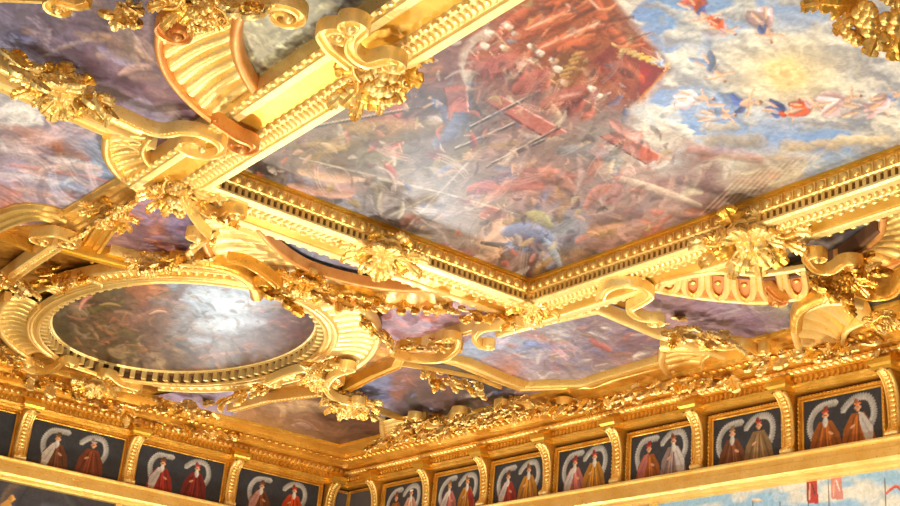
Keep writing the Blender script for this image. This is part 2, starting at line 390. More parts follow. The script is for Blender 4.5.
# ================================================================ painting helpers
def vnoise(x, y, seed=0):
    xi = np.floor(x).astype(np.int64); yi = np.floor(y).astype(np.int64); xf = x - xi; yf = y - yi
    def h(a, b):
        n = (a * 374761393 + b * 668265263 + seed * 1274126177) & 0x7fffffff
        n = ((n ^ (n >> 13)) * 1274126177) & 0x7fffffff
        return ((n ^ (n >> 16)) & 0xffff) / 65535.0
    u = xf * xf * (3 - 2 * xf); v = yf * yf * (3 - 2 * yf)
    return (h(xi, yi) * (1 - u) + h(xi + 1, yi) * u) * (1 - v) + (h(xi, yi + 1) * (1 - u) + h(xi + 1, yi + 1) * u) * v
def fbm(x, y, seed=0, o=4):
    s = 0; a = .5
    for k in range(o): s = s + a * vnoise(x * 2 ** k, y * 2 ** k, seed + k * 7); a *= .5
    return s / (1 - .5 ** o)
class Paint:
    """colours for the vertices of a canvas; A, B are two coordinates over it"""
    def __init__(s, A, B): s.gain = 1.0; s.A = A; s.B = B; s.C = np.zeros((len(A), 3))
    def guide(s, G, power=3, warp=0, ws=20, seed=0):
        A = s.A + warp * (fbm(s.A / ws, s.B / ws, seed) - .5) * 2; B = s.B + warp * (fbm(s.A / ws + 31, s.B / ws + 17, seed) - .5) * 2
        num = np.zeros((len(A), 3)); den = np.zeros(len(A))
        for x, y, c in G:
            w = 1 / ((A - x) ** 2 + (B - y) ** 2 + 20) ** (power / 2)
            num += w[:, None] * srgb(c)[None]; den += w
        s.C = num / den[:, None]
    def at(s, x, y):
        return s.C[np.argmin((s.A - x) ** 2 + (s.B - y) ** 2)].copy()
    def blend(s, idx, al, col):
        al = al * s.gain; s.C[idx] = s.C[idx] * (1 - al[:, None]) + col * al[:, None]
    def stroke(s, x0, y0, x1, y1, w, col, shade=.45, soft=.35, op=1.0, bend=0.0, lin=False, side=1):
        col = np.array(col) if lin else srgb(col)
        m = (s.A > min(x0, x1) - w - abs(bend)) & (s.A < max(x0, x1) + w + abs(bend)) & (s.B > min(y0, y1) - w - abs(bend)) & (s.B < max(y0, y1) + w + abs(bend))
        idx = np.nonzero(m)[0]
        if not len(idx): return
        a = s.A[idx] - x0; b = s.B[idx] - y0; dx, dy = x1 - x0, y1 - y0; L = math.hypot(dx, dy) or 1e-6
        t = (a * dx + b * dy) / L / L; c = (-a * dy + b * dx) / L
        c = c + bend * (1 - (2 * np.clip(t, 0, 1) - 1) ** 2)
        over = np.maximum(0, np.maximum(-t, t - 1)) * L
        ww = w * (.55 + .45 * np.sin(math.pi * np.clip(t * .9 + .05, 0, 1)))
        d = np.sqrt(c * c + over * over) / ww
        al = np.clip((1 - d) / soft, 0, 1) * op
        sh = 1 + shade * np.clip(-side * c / ww, -1, 1)
        s.blend(idx, al, np.clip(col[None] * sh[:, None], 0, 1))
    def poly(s, P, col, op=1.0, shade=0, lin=False):
        P = np.array(P, float); col = np.array(col) if lin else srgb(col)
        m = (s.A > P[:, 0].min()) & (s.A < P[:, 0].max()) & (s.B > P[:, 1].min()) & (s.B < P[:, 1].max())
        idx = np.nonzero(m)[0]
        if not len(idx): return
        ins = inside(s.A[idx], s.B[idx], P); idx = idx[ins]
        k = 1 + shade * (fbm(s.A[idx] / 6, s.B[idx] / 3, 5) - .5) * 2
        s.blend(idx, np.full(len(idx), op), np.clip(col[None] * k[:, None], 0, 1))
    def line(s, P, w, col, **k):
        for a, b in zip(P, P[1:]): s.stroke(a[0], a[1], b[0], b[1], w, col, **k)
    def crowd(s, n, box, size, seed, accents=(), acc=.25, flow=0.0, spread=.8, var=.5, aspect=3, op=.85):
        r = random.Random(seed)
        for i in range(n):
            x = r.uniform(box[0], box[2]); y = r.uniform(box[1], box[3]); w = size * r.uniform(.35, 1.1)
            th = flow + r.gauss(0, spread); L = w * r.uniform(1, aspect)
            if accents and r.random() < acc: col = srgb(r.choice(accents))
            else:
                col = s.at(x, y); k = r.uniform(1 - var, 1 + var); col = col * k * np.array([r.uniform(.88, 1.12), 1, r.uniform(.88, 1.12)])
            s.stroke(x - L * math.cos(th), y - L * math.sin(th), x + L * math.cos(th), y + L * math.sin(th), w, np.clip(col, 0, 1), shade=r.uniform(.3, .8), soft=r.uniform(.25, .8), op=op, bend=r.uniform(-1, 1) * w, lin=True, side=r.choice((-1, 1)))
    def figure(s, x, y, h, th, robe, skin=(214, 160, 120), seed=0):
        """a loose painted figure of height h leaning along angle th"""
        r = random.Random(seed); cx, cy = math.cos(th), math.sin(th)
        s.stroke(x, y, x - cx * h * .55, y - cy * h * .55, h * .2, robe, shade=.6, soft=.3, bend=h * .06)
        s.stroke(x + cx * h * .1, y + cy * h * .1, x - cx * h * .2 - cy * h * .1, y - cy * h * .2 + cx * h * .1, h * .13, [min(255, c * 1.2) for c in robe], shade=.6, soft=.3)
        k = r.choice((-1, 1))
        s.stroke(x + cx * h * .05, y + cy * h * .05, x + cx * h * .1 - k * cy * h * .35, y + cy * h * .1 + k * cx * h * .35, h * .045, skin, soft=.5)
        s.stroke(x + cx * h * .22, y + cy * h * .22, x + cx * h * .26, y + cy * h * .26, h * .075, skin, shade=.5, soft=.3)
        s.stroke(x + cx * h * .27, y + cy * h * .27, x + cx * h * .3, y + cy * h * .3, h * .06, (96, 60, 36), shade=.3, soft=.5)
    def folds(s, n, size, seed, flow=0.0, spread=.6, op=.7, dark=.5, light=1.7, box=None):
        """thin light and dark brush marks that follow the drapery"""
        x0, y0, x1, y1 = box or (s.A.min(), s.B.min(), s.A.max(), s.B.max()); r = random.Random(seed)
        for i in range(n):
            x = r.uniform(x0, x1); y = r.uniform(y0, y1); th = flow + math.sin(x / size / 9) * .5 + math.cos(y / size / 6) * .5 + r.gauss(0, spread * .5); L = size * r.uniform(1.2, 4)
            c = np.clip(s.at(x, y) * (r.uniform(1.2, light) if r.random() < .5 else r.uniform(dark, .85)), 0, .85)
            b = r.uniform(-1.5, 1.5) * size
            for q in range(r.choice((1, 2, 3))):
                o = q * size * .55
                s.stroke(x - L * math.cos(th) - o * math.sin(th), y - L * math.sin(th) + o * math.cos(th), x + L * math.cos(th) - o * math.sin(th), y + L * math.sin(th) + o * math.cos(th), size * r.uniform(.2, .5), c, .3, .9, op * .75, b, True)
    def angel(s, x, y, h, th, robe, second, seed):
        """a floating draped figure: billowing robe, bare torso, arms, legs and head"""
        r = random.Random(seed); c, d = math.cos(th), math.sin(th); sk = (216, 172, 140)
        def P(a, b): return (x + a * h * c - b * h * d, y + (a * h * d + b * h * c) * .75)
        def st(a, b, e, f, w, col, bd=0, sh=.6): p0 = P(a, b); p1 = P(e, f); s.stroke(p0[0], p0[1], p1[0], p1[1], w * h, col, sh, .45, 1, bd * h, side=r.choice((-1, 1)))
        def vary(col, a, b): q = r.uniform(a, b); return [min(255, v * q) for v in col]
        for k in range(6): st(-.1 + r.uniform(-.1, .1), r.uniform(-.1, .1), -.5 + r.uniform(-.25, .2), r.uniform(-.35, .35), r.uniform(.07, .16), vary(robe, .65, 1.3), r.uniform(-.1, .1))
        for k in range(3): st(.05, r.uniform(-.1, .1), -.15, r.uniform(-.3, .3), .09, vary(second, .7, 1.2), .05)
        k = r.choice((-1, 1)); st(-.35, .05 * k, -.68, .12 * k, .05, sk); st(-.3, -.1 * k, -.6, -.22 * k, .05, sk)
        st(.0, 0, .2, 0, .11, sk, 0, .4); st(.17, .06, .3, .34 * k, .04, sk, .03); st(.17, -.06, .02, -.34 * k, .04, sk, .03)
        st(.3, 0, .36, .02, .07, sk, 0, .4); st(.36, .02, .4, .03, .06, (120, 76, 46), 0, .3)
    def punch(s, k, sat=1.0, mul=1.0, m=None):
        """raise the contrast of the brushwork"""
        m = np.ones(len(s.C), bool) if m is None else m
        c = s.C[m]; mean = c.mean(0); c = mean + (c - mean) * k; g = c.mean(1, keepdims=True); s.C[m] = np.clip((g + (c - g) * sat) * mul, .01, .95)
    def grain(s, amt, sc, seed=3):
        k = 1 + amt * (fbm(s.A / sc + .7 * fbm(s.B / sc, s.A / sc, seed), s.B / sc * 1.8, seed + 1, 4) - .5) * 2
        s.C = np.clip(s.C * k[:, None], 0, 1)
def inside(x, y, P):
    r = np.zeros(len(x), bool); n = len(P)
    for i in range(n):
        x0, y0 = P[i][:2]; x1, y1 = P[(i + 1) % n][:2]
        if y0 == y1: continue
        c = ((y0 > y) != (y1 > y)) & (x < (x1 - x0) * (y - y0) / (y1 - y0) + x0)
        r ^= c
    return r
def flat_mesh(name, u0, u1, v0, v1, cell, to3, mat, paint, poly=None, thick=None, parent=None):
    n = int((u1 - u0) / cell) + 1; m = int((v1 - v0) / cell) + 1
    U, V = np.meshgrid(np.linspace(u0, u1, n), np.linspace(v0, v1, m), indexing='ij'); U = U.ravel(); V = V.ravel()
    P = to3(U, V)
    I = (np.arange(n - 1)[:, None] * m + np.arange(m - 1)[None]).ravel()
    Q = np.stack([I, I + m, I + m + 1, I + 1], 1)
    if poly is not None:
        k = inside(U[Q].mean(1), V[Q].mean(1), poly); Q = Q[k]
        used = np.unique(Q); mp = -np.ones(len(U), int); mp[used] = np.arange(len(used)); Q = mp[Q]; P = P[used]; U = U[used]; V = V[used]
    C = paint(P, U, V)
    me = bpy.data.meshes.new(name); me.vertices.add(len(P)); me.vertices.foreach_set('co', P.astype(np.float32).ravel())
    me.loops.add(len(Q) * 4); me.loops.foreach_set('vertex_index', Q.astype(np.int32).ravel())
    me.polygons.add(len(Q)); me.polygons.foreach_set('loop_start', (np.arange(len(Q)) * 4).astype(np.int32))
    me.update(calc_edges=True)
    ca = me.color_attributes.new('paint', 'FLOAT_COLOR', 'POINT')
    ca.data.foreach_set('color', np.concatenate([C, np.ones((len(C), 1))], 1).astype(np.float32).ravel())
    me.materials.append(mat)
    o = bpy.data.objects.new(name, me); COL.objects.link(o)
    if parent is not None: o.parent = parent; o.location = -Vector(parent.location)
    return o
_cz = 0.0
def ceiling_canvas(parent, poly_px, painter, cell=.045, z=ZC, world_poly=None):
    global _cz
    _cz += .004; z = z - _cz
    poly = world_poly or [W(x, y, z) for x, y in poly_px]
    xs = [p[0] for p in poly]; ys = [p[1] for p in poly]
    def paint(P, U, V):
        a, b = proj(P); pt = Paint(a, b); painter(pt); return np.clip(pt.C, 0, 1)
    def to3(U, V): return np.stack([U, V, np.full(len(U), z)], 1)
    o = flat_mesh('canvas', min(xs), max(xs), min(ys), max(ys), cell, to3, CANV, paint, poly=poly, parent=parent)
    return o

# ================================================================ the great rectangular painting and its frame
BX0, BX1, BY0, BY1 = 10.78, 19.51, 9.5, 23.49
big = thing('ceiling_painting', 'huge rectangular painting with red canopy, crowd and bright sky, in the widest gilded frame', 'painting', (15.15, 16.5, ZC))
def paint_big(p):
    G = [(300,150,(120,96,90)),(350,125,(122,98,84)),(400,120,(104,86,80)),(300,185,(150,140,150)),(340,200,(152,146,156)),(400,215,(156,144,142)),(440,195,(128,112,104)),
         (480,232,(140,120,108)),(530,270,(104,74,70)),(500,252,(126,100,90)),(600,240,(140,104,92)),(560,220,(136,126,134)),(545,190,(150,110,96)),(500,205,(138,118,108)),
         (460,120,(112,88,80)),(420,80,(112,74,70)),(450,60,(122,78,68)),(480,20,(150,84,52)),(520,45,(168,96,66)),(550,30,(158,78,36)),(600,25,(172,84,42)),(640,60,(146,68,44)),
         (620,85,(146,78,58)),(560,100,(144,104,94)),(600,140,(142,122,114)),(650,115,(190,182,172)),(700,50,(146,172,202)),(680,10,(166,172,166)),(740,40,(186,192,194)),
         (800,80,(226,202,152)),(780,95,(232,200,140)),(850,100,(196,192,192)),(880,60,(186,190,204)),(850,40,(202,206,214)),(720,92,(202,202,186)),(720,120,(190,190,186)),
         (660,160,(170,156,148)),(700,170,(142,108,104)),(740,158,(192,178,158)),(780,170,(182,160,140)),(820,150,(150,162,184)),(860,130,(160,172,188)),(885,140,(192,182,160)),
         (650,190,(160,122,112)),(700,210,(140,104,96)),(760,182,(158,126,106)),(640,220,(152,112,100)),(340,165,(108,86,74)),(380,150,(116,100,76)),(260,168,(104,84,76)),(700,-60,(190,195,205)),(600,-40,(150,100,70)),(850,-40,(200,200,210))]
    p.guide(G, 3.4, 14, 26, 4)
    # dense battle crowd, smaller and smaller strokes
    ac = [(150,62,46),(176,96,70),(196,150,118),(70,60,64),(94,108,140),(206,190,168),(120,100,56),(160,120,60)]
    p.gain = .62
    p.crowd(160, (230, -10, 640, 285), 11, 1, ac, .25, -.35, .7, .4, 3)
    p.crowd(330, (230, -10, 660, 285), 6, 2, ac, .28, -.3, .9, .55, 3)
    p.crowd(120, (600, 150, 820, 250), 7, 5, [(150,90,76),(180,110,90),(206,190,160),(120,100,104)], .25, -.35, .35, .35, 4)
    # warm haze of clouds and blue sky
    sky = [(156,180,208),(206,210,206),(222,214,196),(176,176,176),(128,160,200),(232,222,200)]
    p.gain = .4
    p.crowd(70, (640, -40, 920, 150), 17, 7, sky, .45, .2, .5, .12, 2.4, .7)
    p.crowd(150, (650, 20, 920, 165), 7, 8, sky, .35, .1, .7, .16, 3, .7)
    p.gain = .85
    # red canopy with gold hem
    p.poly([(470,60),(500,30),(512,-8),(600,-8),(668,68),(640,100),(560,88),(520,60)], (156,84,46), .92, .25)
    for a in [(515,38,596,4,10),(530,55,600,28,9),(545,14,560,-6,7),(596,2,606,36,9),(560,50,592,40,7),(500,34,530,8,8),(610,30,640,64,8)]:
        p.stroke(a[0], a[1], a[2], a[3], a[4], (190,94,50), .75, .4)
    for a in [(525,30,575,8,2),(540,48,600,22,2),(560,-2,575,12,2),(585,-5,600,10,2)]:
        p.stroke(a[0], a[1], a[2], a[3], a[4], (236,184,150), .2, .8)
    p.poly([(590,62),(612,44),(668,68),(636,102)], (132,56,36)); p.poly([(600,66),(616,52),(652,70),(634,90)], (158,72,44))
    p.stroke(612, 66, 640, 80, 11, (176,92,56), .5, .3); p.stroke(620, 70, 632, 76, 5, (110,54,40), .3, .3)
    p.line([(612,44),(640,56),(668,68)], 2, (216,180,104)); p.line([(668,68),(652,86),(636,102)], 2, (190,130,80))
    for k in range(7): p.stroke(620+k*6.5, 51+k*2.6, 630+k*6.5, 49+k*2.6, 2.4, (214,180,100))
    p.poly([(562,46),(590,62),(568,92),(548,84)], (126,80,40), .9, .3)
    for k in range(6): p.stroke(572-k*3, 56+k*5, 584-k*3, 52+k*5, 2, (190,140,70))
    # councillors' heads and robes under the canopy
    heads = [(487,34),(507,28),(514,36),(483,47),(503,49),(530,48),(538,54),(532,62),(552,62),(556,70),(548,76),(563,84),(590,90),(600,98),(580,96)]
    for k, (x, y) in enumerate(heads):
        p.figure(x - 8, y + 10, 26, -.9, [(150,72,56),(160,88,66),(112,62,54),(152,80,68)][k % 4], seed=k)
    for k, (x, y) in enumerate(heads):
        p.stroke(x, y, x + 5, y - 1, 4.6, [(226,206,180),(214,170,120),(200,150,110)][k % 3], .4, .4)
        p.stroke(x - 2, y - 2, x + 1, y - 3, 3, (236,226,210), .2, .6)
    for a in [(480,72,515,60,13),(515,90,545,74,11),(545,105,585,92,11),(470,60,490,78,8)]: p.stroke(a[0], a[1], a[2], a[3], a[4], (146,74,60), .9, .35)
    # long red beams / planks slanting down
    for (x0, y0, x1, y1, x2, y2, x3, y3) in [(483,100,500,96,566,132,546,138),(444,88,466,84,468,112,448,112),(600,136,618,132,665,158,646,164),(376,100,398,92,408,108,398,118)]:
        p.poly([(x0,y0),(x1,y1),(x2,y2),(x3,y3)], (176,92,74)); p.line([(x0,y0),(x3,y3)], 1.4, (110,50,46)); p.line([(x1,y1),(x2,y2)], 1.3, (226,150,130))
    # oars and pikes
    for x0, y0, x1, y1 in [(455,150,515,124),(492,164,546,140),(470,128,540,92),(300,130,420,108),(486,168,560,128)]:
        p.stroke(x0, y0, x1, y1, 1.6, (70,58,56), .2, .5); p.stroke(x0, y0 - 2, x1, y1 - 2, .9, (190,170,150), .1, .6)
    for x0, y0, x1, y1 in [(440,192,300,158),(440,192,480,150),(440,192,520,215),(440,192,400,235),(440,192,360,230),(440,192,360,175)]:
        p.stroke(x0, y0, x1, y1, 1.6, (196,180,160), .1, .8, .7)
    p.stroke(482, 243, 540, 250, 3.4, (84,72,72), .4, .3)
    for k in range(12): p.stroke(700 + k * 9, 215 - k * 3.4, 740 + k * 8, 176 - k * 2.6, 1.2, (206,178,140), .2, .7, .8)
    p.gain = .55
    # big foreshortened figures near the lower left
    for a in [(330,150,400,126,13,(150,116,70)),(390,140,440,128,12,(120,96,60)),(360,178,300,170,7,(196,150,110)),(350,195,290,184,6,(206,150,120)),(300,146,345,150,5,(150,120,70)),
              (405,115,470,95,9,(84,70,70)),(410,85,440,70,9,(160,100,56)),(470,190,540,186,9,(190,100,84)),(500,180,570,178,11,(140,84,74)),(540,172,572,188,9,(176,120,100)),
              (505,232,550,238,11,(110,124,164)),(528,215,550,225,8,(160,150,80)),(545,240,560,268,5,(140,150,164)),(482,216,500,214,8,(190,96,60)),(600,222,640,214,8,(104,76,76)),
              (640,135,612,122,6,(200,120,104)),(690,150,760,160,8,(168,120,112)),(680,180,720,190,10,(120,84,88)),(560,150,620,160,8,(120,120,126)),(610,176,700,206,5,(202,176,150))]:
        p.stroke(a[0], a[1], a[2], a[3], a[4], a[5], .8, .35, 1, a[4] * .3)
    r = random.Random(5)
    for k in range(26):
        x = r.uniform(270, 640); y = r.uniform(80, 260)
        if y > 170 + (x - 245) * .34: continue
        p.figure(x, y, r.uniform(18, 34), r.uniform(-2.2, .4), r.choice([(150,62,50),(92,100,128),(140,110,60),(96,70,60),(180,150,120),(120,84,80)]), seed=k)
    p.crowd(260, (235, 60, 640, 280), 3.6, 22, [(190,160,130),(90,66,60),(150,90,70),(110,110,120),(200,180,160)], .5, -.3, .8, .4, 3)
    p.gain = .6
    # glory: ochre rings in the sky, ring of floating figures
    for rr, c in [(62,(228,206,158)),(48,(232,204,146)),(36,(226,194,134)),(25,(232,206,156)),(14,(224,186,122))]:
        p.stroke(786 - rr * .35, 74 - rr * .12, 786 + rr * .35, 74 + rr * .12, rr * .58, c, .12, .25, .75)
    p.stroke(780, 98, 812, 103, 6, (226,150,90), .4, .5)
    F = [(705,20,46,.6,(190,70,36)),(722,30,40,.1,(200,84,48)),(700,8,40,-.1,(60,80,130)),(765,32,44,.5,(70,92,150)),(772,42,34,.9,(196,170,170)),(716,72,40,.6,(120,140,176)),
         (725,80,30,1.2,(140,150,180)),(745,100,44,-.3,(110,124,150)),(726,112,50,-.1,(150,164,186)),(800,108,40,.1,(96,110,140)),(822,106,30,-.3,(200,90,60)),(850,96,40,-.4,(196,140,150)),
         (872,104,44,-.2,(150,140,150)),(890,96,36,-.2,(180,140,150)),(690,100,34,.2,(204,180,160)),(780,112,30,.2,(190,120,110)),(694,60,30,.8,(190,190,190)),(880,84,30,-.5,(210,190,200))]
    for k, f in enumerate(F): p.figure(*f, seed=50 + k)
    for a in [(694,14,716,26,8,(196,72,36)),(742,35,780,30,4,(62,84,146)),(754,38,775,46,7,(198,176,176)),(716,66,740,78,6,(128,146,180)),(706,118,752,112,7,(156,170,190)),(780,40,800,36,2.4,(214,170,140)),
              (720,95,762,104,6,(96,112,140)),(838,112,868,98,4,(206,150,130)),(676,6,690,18,9,(190,196,186)),(812,88,832,92,3,(120,70,50)),(760,60,690,46,2.5,(220,180,140))]:
        p.stroke(a[0], a[1], a[2], a[3], a[4], a[5], .7, .4)
    p.crowd(120, (680, 10, 920, 130), 4, 23, [(230,220,190),(180,180,190),(214,170,150),(130,140,170),(236,206,150)], .6, .1, .8, .15, 3)
    # lower clouds
    for x, y, w, c in [(735,140,16,(176,164,150)),(760,134,14,(200,190,170)),(715,132,12,(168,158,146)),(810,146,9,(188,172,146)),(835,150,8,(196,178,150)),(870,134,10,(214,200,170)),(790,138,10,(150,164,190)),(850,112,12,(190,184,176)),(655,110,20,(214,210,204)),(690,30,14,(170,176,166)),(650,20,12,(160,168,160))]:
        p.stroke(x - w, y, x + w, y - 1, w * .7, c, .35, .6, .9)
    p.gain = 1
    p.folds(420, 5, 71, -.3, .8, .6, box=(240, 60, 640, 285)); p.folds(260, 3, 72, -.3, .8, .6, box=(240, 60, 700, 285)); p.folds(160, 4, 73, -.6, .5, .5, box=(470, 0, 640, 110)); p.folds(220, 5, 74, .1, .8, .35, .8, 1.2, box=(640, 0, 920, 200))
    p.punch(1.25, .85, .78, (p.A < 640) | (p.B > 160)); p.punch(1.15, 1.0, .92, (p.A >= 640) & (p.B <= 160))
    r = random.Random(77); p.gain = .8
    for k in range(260):
        x = r.uniform(245, 690); y = r.uniform(0, 280)
        if x > 600 and y < 120: continue
        th = -.35 + r.gauss(0, .7); L = r.uniform(3, 13); w = r.uniform(1.6, 5)
        c = r.choice([(66,44,42),(58,42,46),(84,54,44),(74,60,58),(50,40,40),(176,140,116),(164,130,110),(160,100,80),(160,84,66),(96,104,128),(150,130,84)])
        p.stroke(x, y, x + L * math.cos(th), y + L * math.sin(th), w, c, .6, .5, .75, r.uniform(-1, 1) * w)
    # rolling clouds with blue openings, drawn from layered noise
    A2 = p.A + 16 * (fbm(p.A / 18, p.B / 12, 91) - .5); B2 = p.B + 12 * (fbm(p.A / 18 + 9, p.B / 12, 92) - .5)
    h = fbm(A2 / 44, B2 / 24, 93, 5); h2 = fbm(A2 / 44 - .08, B2 / 24 + .16, 93, 5); lit = np.clip((h2 - h) * 6 + .5, 0, 1)[:, None]
    dg = np.sqrt(((p.A - 790) / 95) ** 2 + ((p.B - 72) / 46) ** 2)
    body = srgb((134, 136, 146)) * (1 - lit) + srgb((232, 226, 210)) * lit
    body = body * (1 - np.clip(1 - dg, 0, 1)[:, None] * .8) + srgb((232, 208, 152)) * np.clip(1 - dg, 0, 1)[:, None] * .8
    blue = np.clip((.47 - h) * 14, 0, 1)[:, None] * np.clip(dg - .5, 0, 1)[:, None]
    colr = body * (1 - blue) + srgb((104, 146, 200)) * blue
    edge = np.where(p.B < 68, 606 + np.clip(p.B, -60, 68) * .9 + 5, np.where(p.B < 110, 668 - (p.B - 68) * .7, 640 + (p.B - 110) * 1.6))
    m = np.clip((p.A - edge) / 8, 0, 1) * np.clip((168 - p.B - (900 - p.A) * .06) / 22, 0, 1) * .82
    p.C = p.C * (1 - m[:, None]) + colr * m[:, None]
    for rr, c in ((44, (236,210,150)), (33, (226,190,126)), (22, (238,212,158)), (12, (222,180,116))):
        p.stroke(786 - rr * .3, 74 - rr * .1, 786 + rr * .3, 74 + rr * .1, rr * .5, c, .15, .3, .8)
    for x, y, w, h_, c in [(735,142,26,13,(150,138,124)),(812,146,26,10,(178,156,126)),(720,128,16,9,(176,164,146)),(862,140,24,9,(206,186,152))]:
        for q in range(7):
            r2 = random.Random(q + x); xx = x + (q - 3) * w * .3; p.stroke(xx - w * .2, y + r2.uniform(-.3, .3) * h_, xx + w * .2, y + r2.uniform(-.3, .3) * h_, h_ * r2.uniform(.55, .9), c, .5, .5, .8)
    p.gain = .9
    OG, BL, PK, GY, LB, YL = (196,80,40), (70,90,146), (206,168,170), (160,150,150), (130,150,186), (206,170,110)
    for k, f in enumerate([(702,14,44,.9,OG,BL),(726,30,30,.5,OG,PK),(768,30,44,1.3,PK,BL),(716,72,40,.9,LB,GY),(742,104,50,-.2,LB,BL),(700,98,36,.1,PK,GY),(722,116,36,-.1,GY,LB),(786,112,34,.3,BL,OG),(812,106,34,-.2,OG,PK),(846,100,42,-.4,PK,GY),(872,108,46,-.2,GY,PK),(894,96,34,-.5,PK,LB),(664,64,24,.8,GY,LB)]): p.angel(*f, 200 + k)
    # folds of the canopy
    p.gain = .75
    for k in range(46):
        r = random.Random(k + 400); x = r.uniform(505, 625); y = r.uniform(-8, 60)
        if y > 20 + (x - 500) * .9: continue
        p.stroke(x, y, x + r.uniform(12, 34), y - r.uniform(2, 16), r.uniform(1.4, 4), r.choice([(196,110,62),(214,136,90),(112,58,32),(96,48,28),(170,88,48)]), .7, .6, 1, r.uniform(-4, 4))
    p.gain = 1; p.grain(.16, 3.2)
ceiling_canvas(big, None, paint_big, .034, world_poly=[(BX0 - .02, BY0), (BX1 + .02, BY0), (BX1 + .02, BY1 + .02), (BX0 - .02, BY1 + .02)])
rect = [(BX0, BY0), (BX0, BY1), (BX1, BY1), (BX1, BY0)]      # left side of the path is outward
mb = MB(); sweep(mb, rect, [(.14, 11.99), (.16, 11.6), (.16, 11.43), (.02, 11.42), (.02, 11.37), (.06, 11.33), (.22, 11.33), (.25, 11.38), (.55, 11.39), (.57, 11.37), (.66, 11.37), (.68, 11.40), (1.14, 11.40), (1.15, 11.37), (1.2, 11.34), (1.34, 11.34), (1.38, 11.40), (1.46, 11.42), (1.48, 11.8)], True)
mo = mb.build('moulding', PALE, big)
mb = MB(); sweep(mb, rect, [(.13, 11.62), (.13, 11.44)], True); mb.build('dentil_recess', SHADE, big)  # shade between the dentils put into the colour
mb = MB(); sweep(mb, rect, [(-.01, 12.0), (-.01, 11.93), (.03, 11.92), (.035, 11.86)], True); mb.build('inner_fillet', YELL, big)
mb = MB(); sweep(mb, rect, [(.035, 11.88), (.02, 11.86), (.02, 11.64), (.05, 11.61), (.05, 11.58), (.14, 11.58)], True)
for p, a in along(offs(rect, .01, True), .27, True):
    mb.blob((p[0], p[1], 11.75), (.085, .07, .1), a, 8, 5)
for p, a in along(offs(rect, .01, True), .135, True): mb.box((p[0], p[1], 11.75), (.012, .025, .1), a)
mb.build('egg_band', GOLD, big)
mb = MB()
for p, a in along(offs(rect, .08, True), .16, True): mb.box((p[0], p[1], 11.505), (.042, .052, .078), a)
mb.build('dentil_band', GOLD, big)
mb = MB()
for p, a in along(offs(rect, .40, True), .16, True): mb.blob((p[0], p[1], 11.37), (.06, .14, .05), a + .5, 7, 4)
mb.build('leaf_band', PALE, big)
mb = MB()
for p, a in along(offs(rect, .62, True), .26, True): mb.blob((p[0], p[1], 11.36), (.095, .065, .07), a, 7, 4)
mb.build('bead_band', PALE, big)
mb = MB(); sweep(mb, rect, [(1.38, 11.44), (1.42, 11.41), (1.46, 11.44)], True)
for p, a in along(offs(rect, 1.42, True), .3, True): mb.blob((p[0], p[1], 11.41), (.09, .07, .07), a, 7, 4)
mb.build('toothed_edge', PALE, big)
mb = MB(); sweep(mb, rect, [(.69, 11.393), (1.13, 11.393)], True); mb.build('burnished_cove', YELL, big)

# ================================================================ the other canvases
ZS = 11.755          # the side canvases hang lower than the great one
def generic(G, accents, n=120, size=6, flow=0., seed=1, var=.4, acc=.25, spread=.7, extra=None, aspect=3, gr=.2):
    def f(p):
        p.gain = .55
        x0, x1, y0, y1 = p.A.min(), p.A.max(), p.B.min(), p.B.max()
        p.guide(G, 3, 10, 18, seed)
        p.crowd(n // 2, (x0, y0, x1, y1), size * 1.6, seed + 1, accents, acc, flow, spread, var * .7, aspect)
        p.crowd(n, (x0, y0, x1, y1), size * .8, seed + 2, accents, acc, flow, spread, var, aspect)
        if extra: extra(p)
        p.punch(1.25, .9, .9); p.gain = 1; p.folds(int(n * 1.6), size * .9, seed + 5, flow, .6, .75)
        p.grain(gr, 3, seed)
    return f
def cen(poly): 
    w = [W(x, y, ZS) for x, y in poly]; return (sum(a for a, b in w) / len(w), sum(b for a, b in w) / len(w), ZS)
def painting(label, poly, painter, cell=.05):
    t = thing('ceiling_painting', label, 'painting', cen(poly)); ceiling_canvas(t, poly, painter, cell, ZS); return t
# purple allegory at top left
def ex3(p):
    for a in [(20,45,55,52,6,(150,140,168)),(40,60,90,40,4,(170,150,140)),(95,35,150,60,7,(176,140,116)),(60,20,110,30,5,(110,92,104)),(110,28,140,44,5,(196,168,150)),(120,75,150,68,6,(186,150,140)),(84,88,130,96,6,(120,96,110)),(10,50,48,66,5,(140,150,190)),(150,110,190,100,7,(110,84,96))]:
        p.stroke(*a[:4], a[4], a[5], .8, .5, 1, a[4] * .5)
painting('purple and mauve painting of swirling draped figures at the top left corner of the photo', [(-70,-20),(170,-8),(180,50),(215,95),(250,135),(200,138),(150,152),(-70,66)],
    generic([(10,40,(128,124,160)),(60,20,(112,96,112)),(100,60,(112,92,110)),(150,40,(122,98,108)),(140,100,(116,92,112)),(190,120,(124,96,112)),(60,70,(130,124,152)),(20,15,(110,98,116)),(120,15,(96,84,96))],
    [(170,140,120),(150,144,176),(90,72,88),(188,160,140)], 120, 8, .45, 31, .3, .25, .3, ex3, 4))
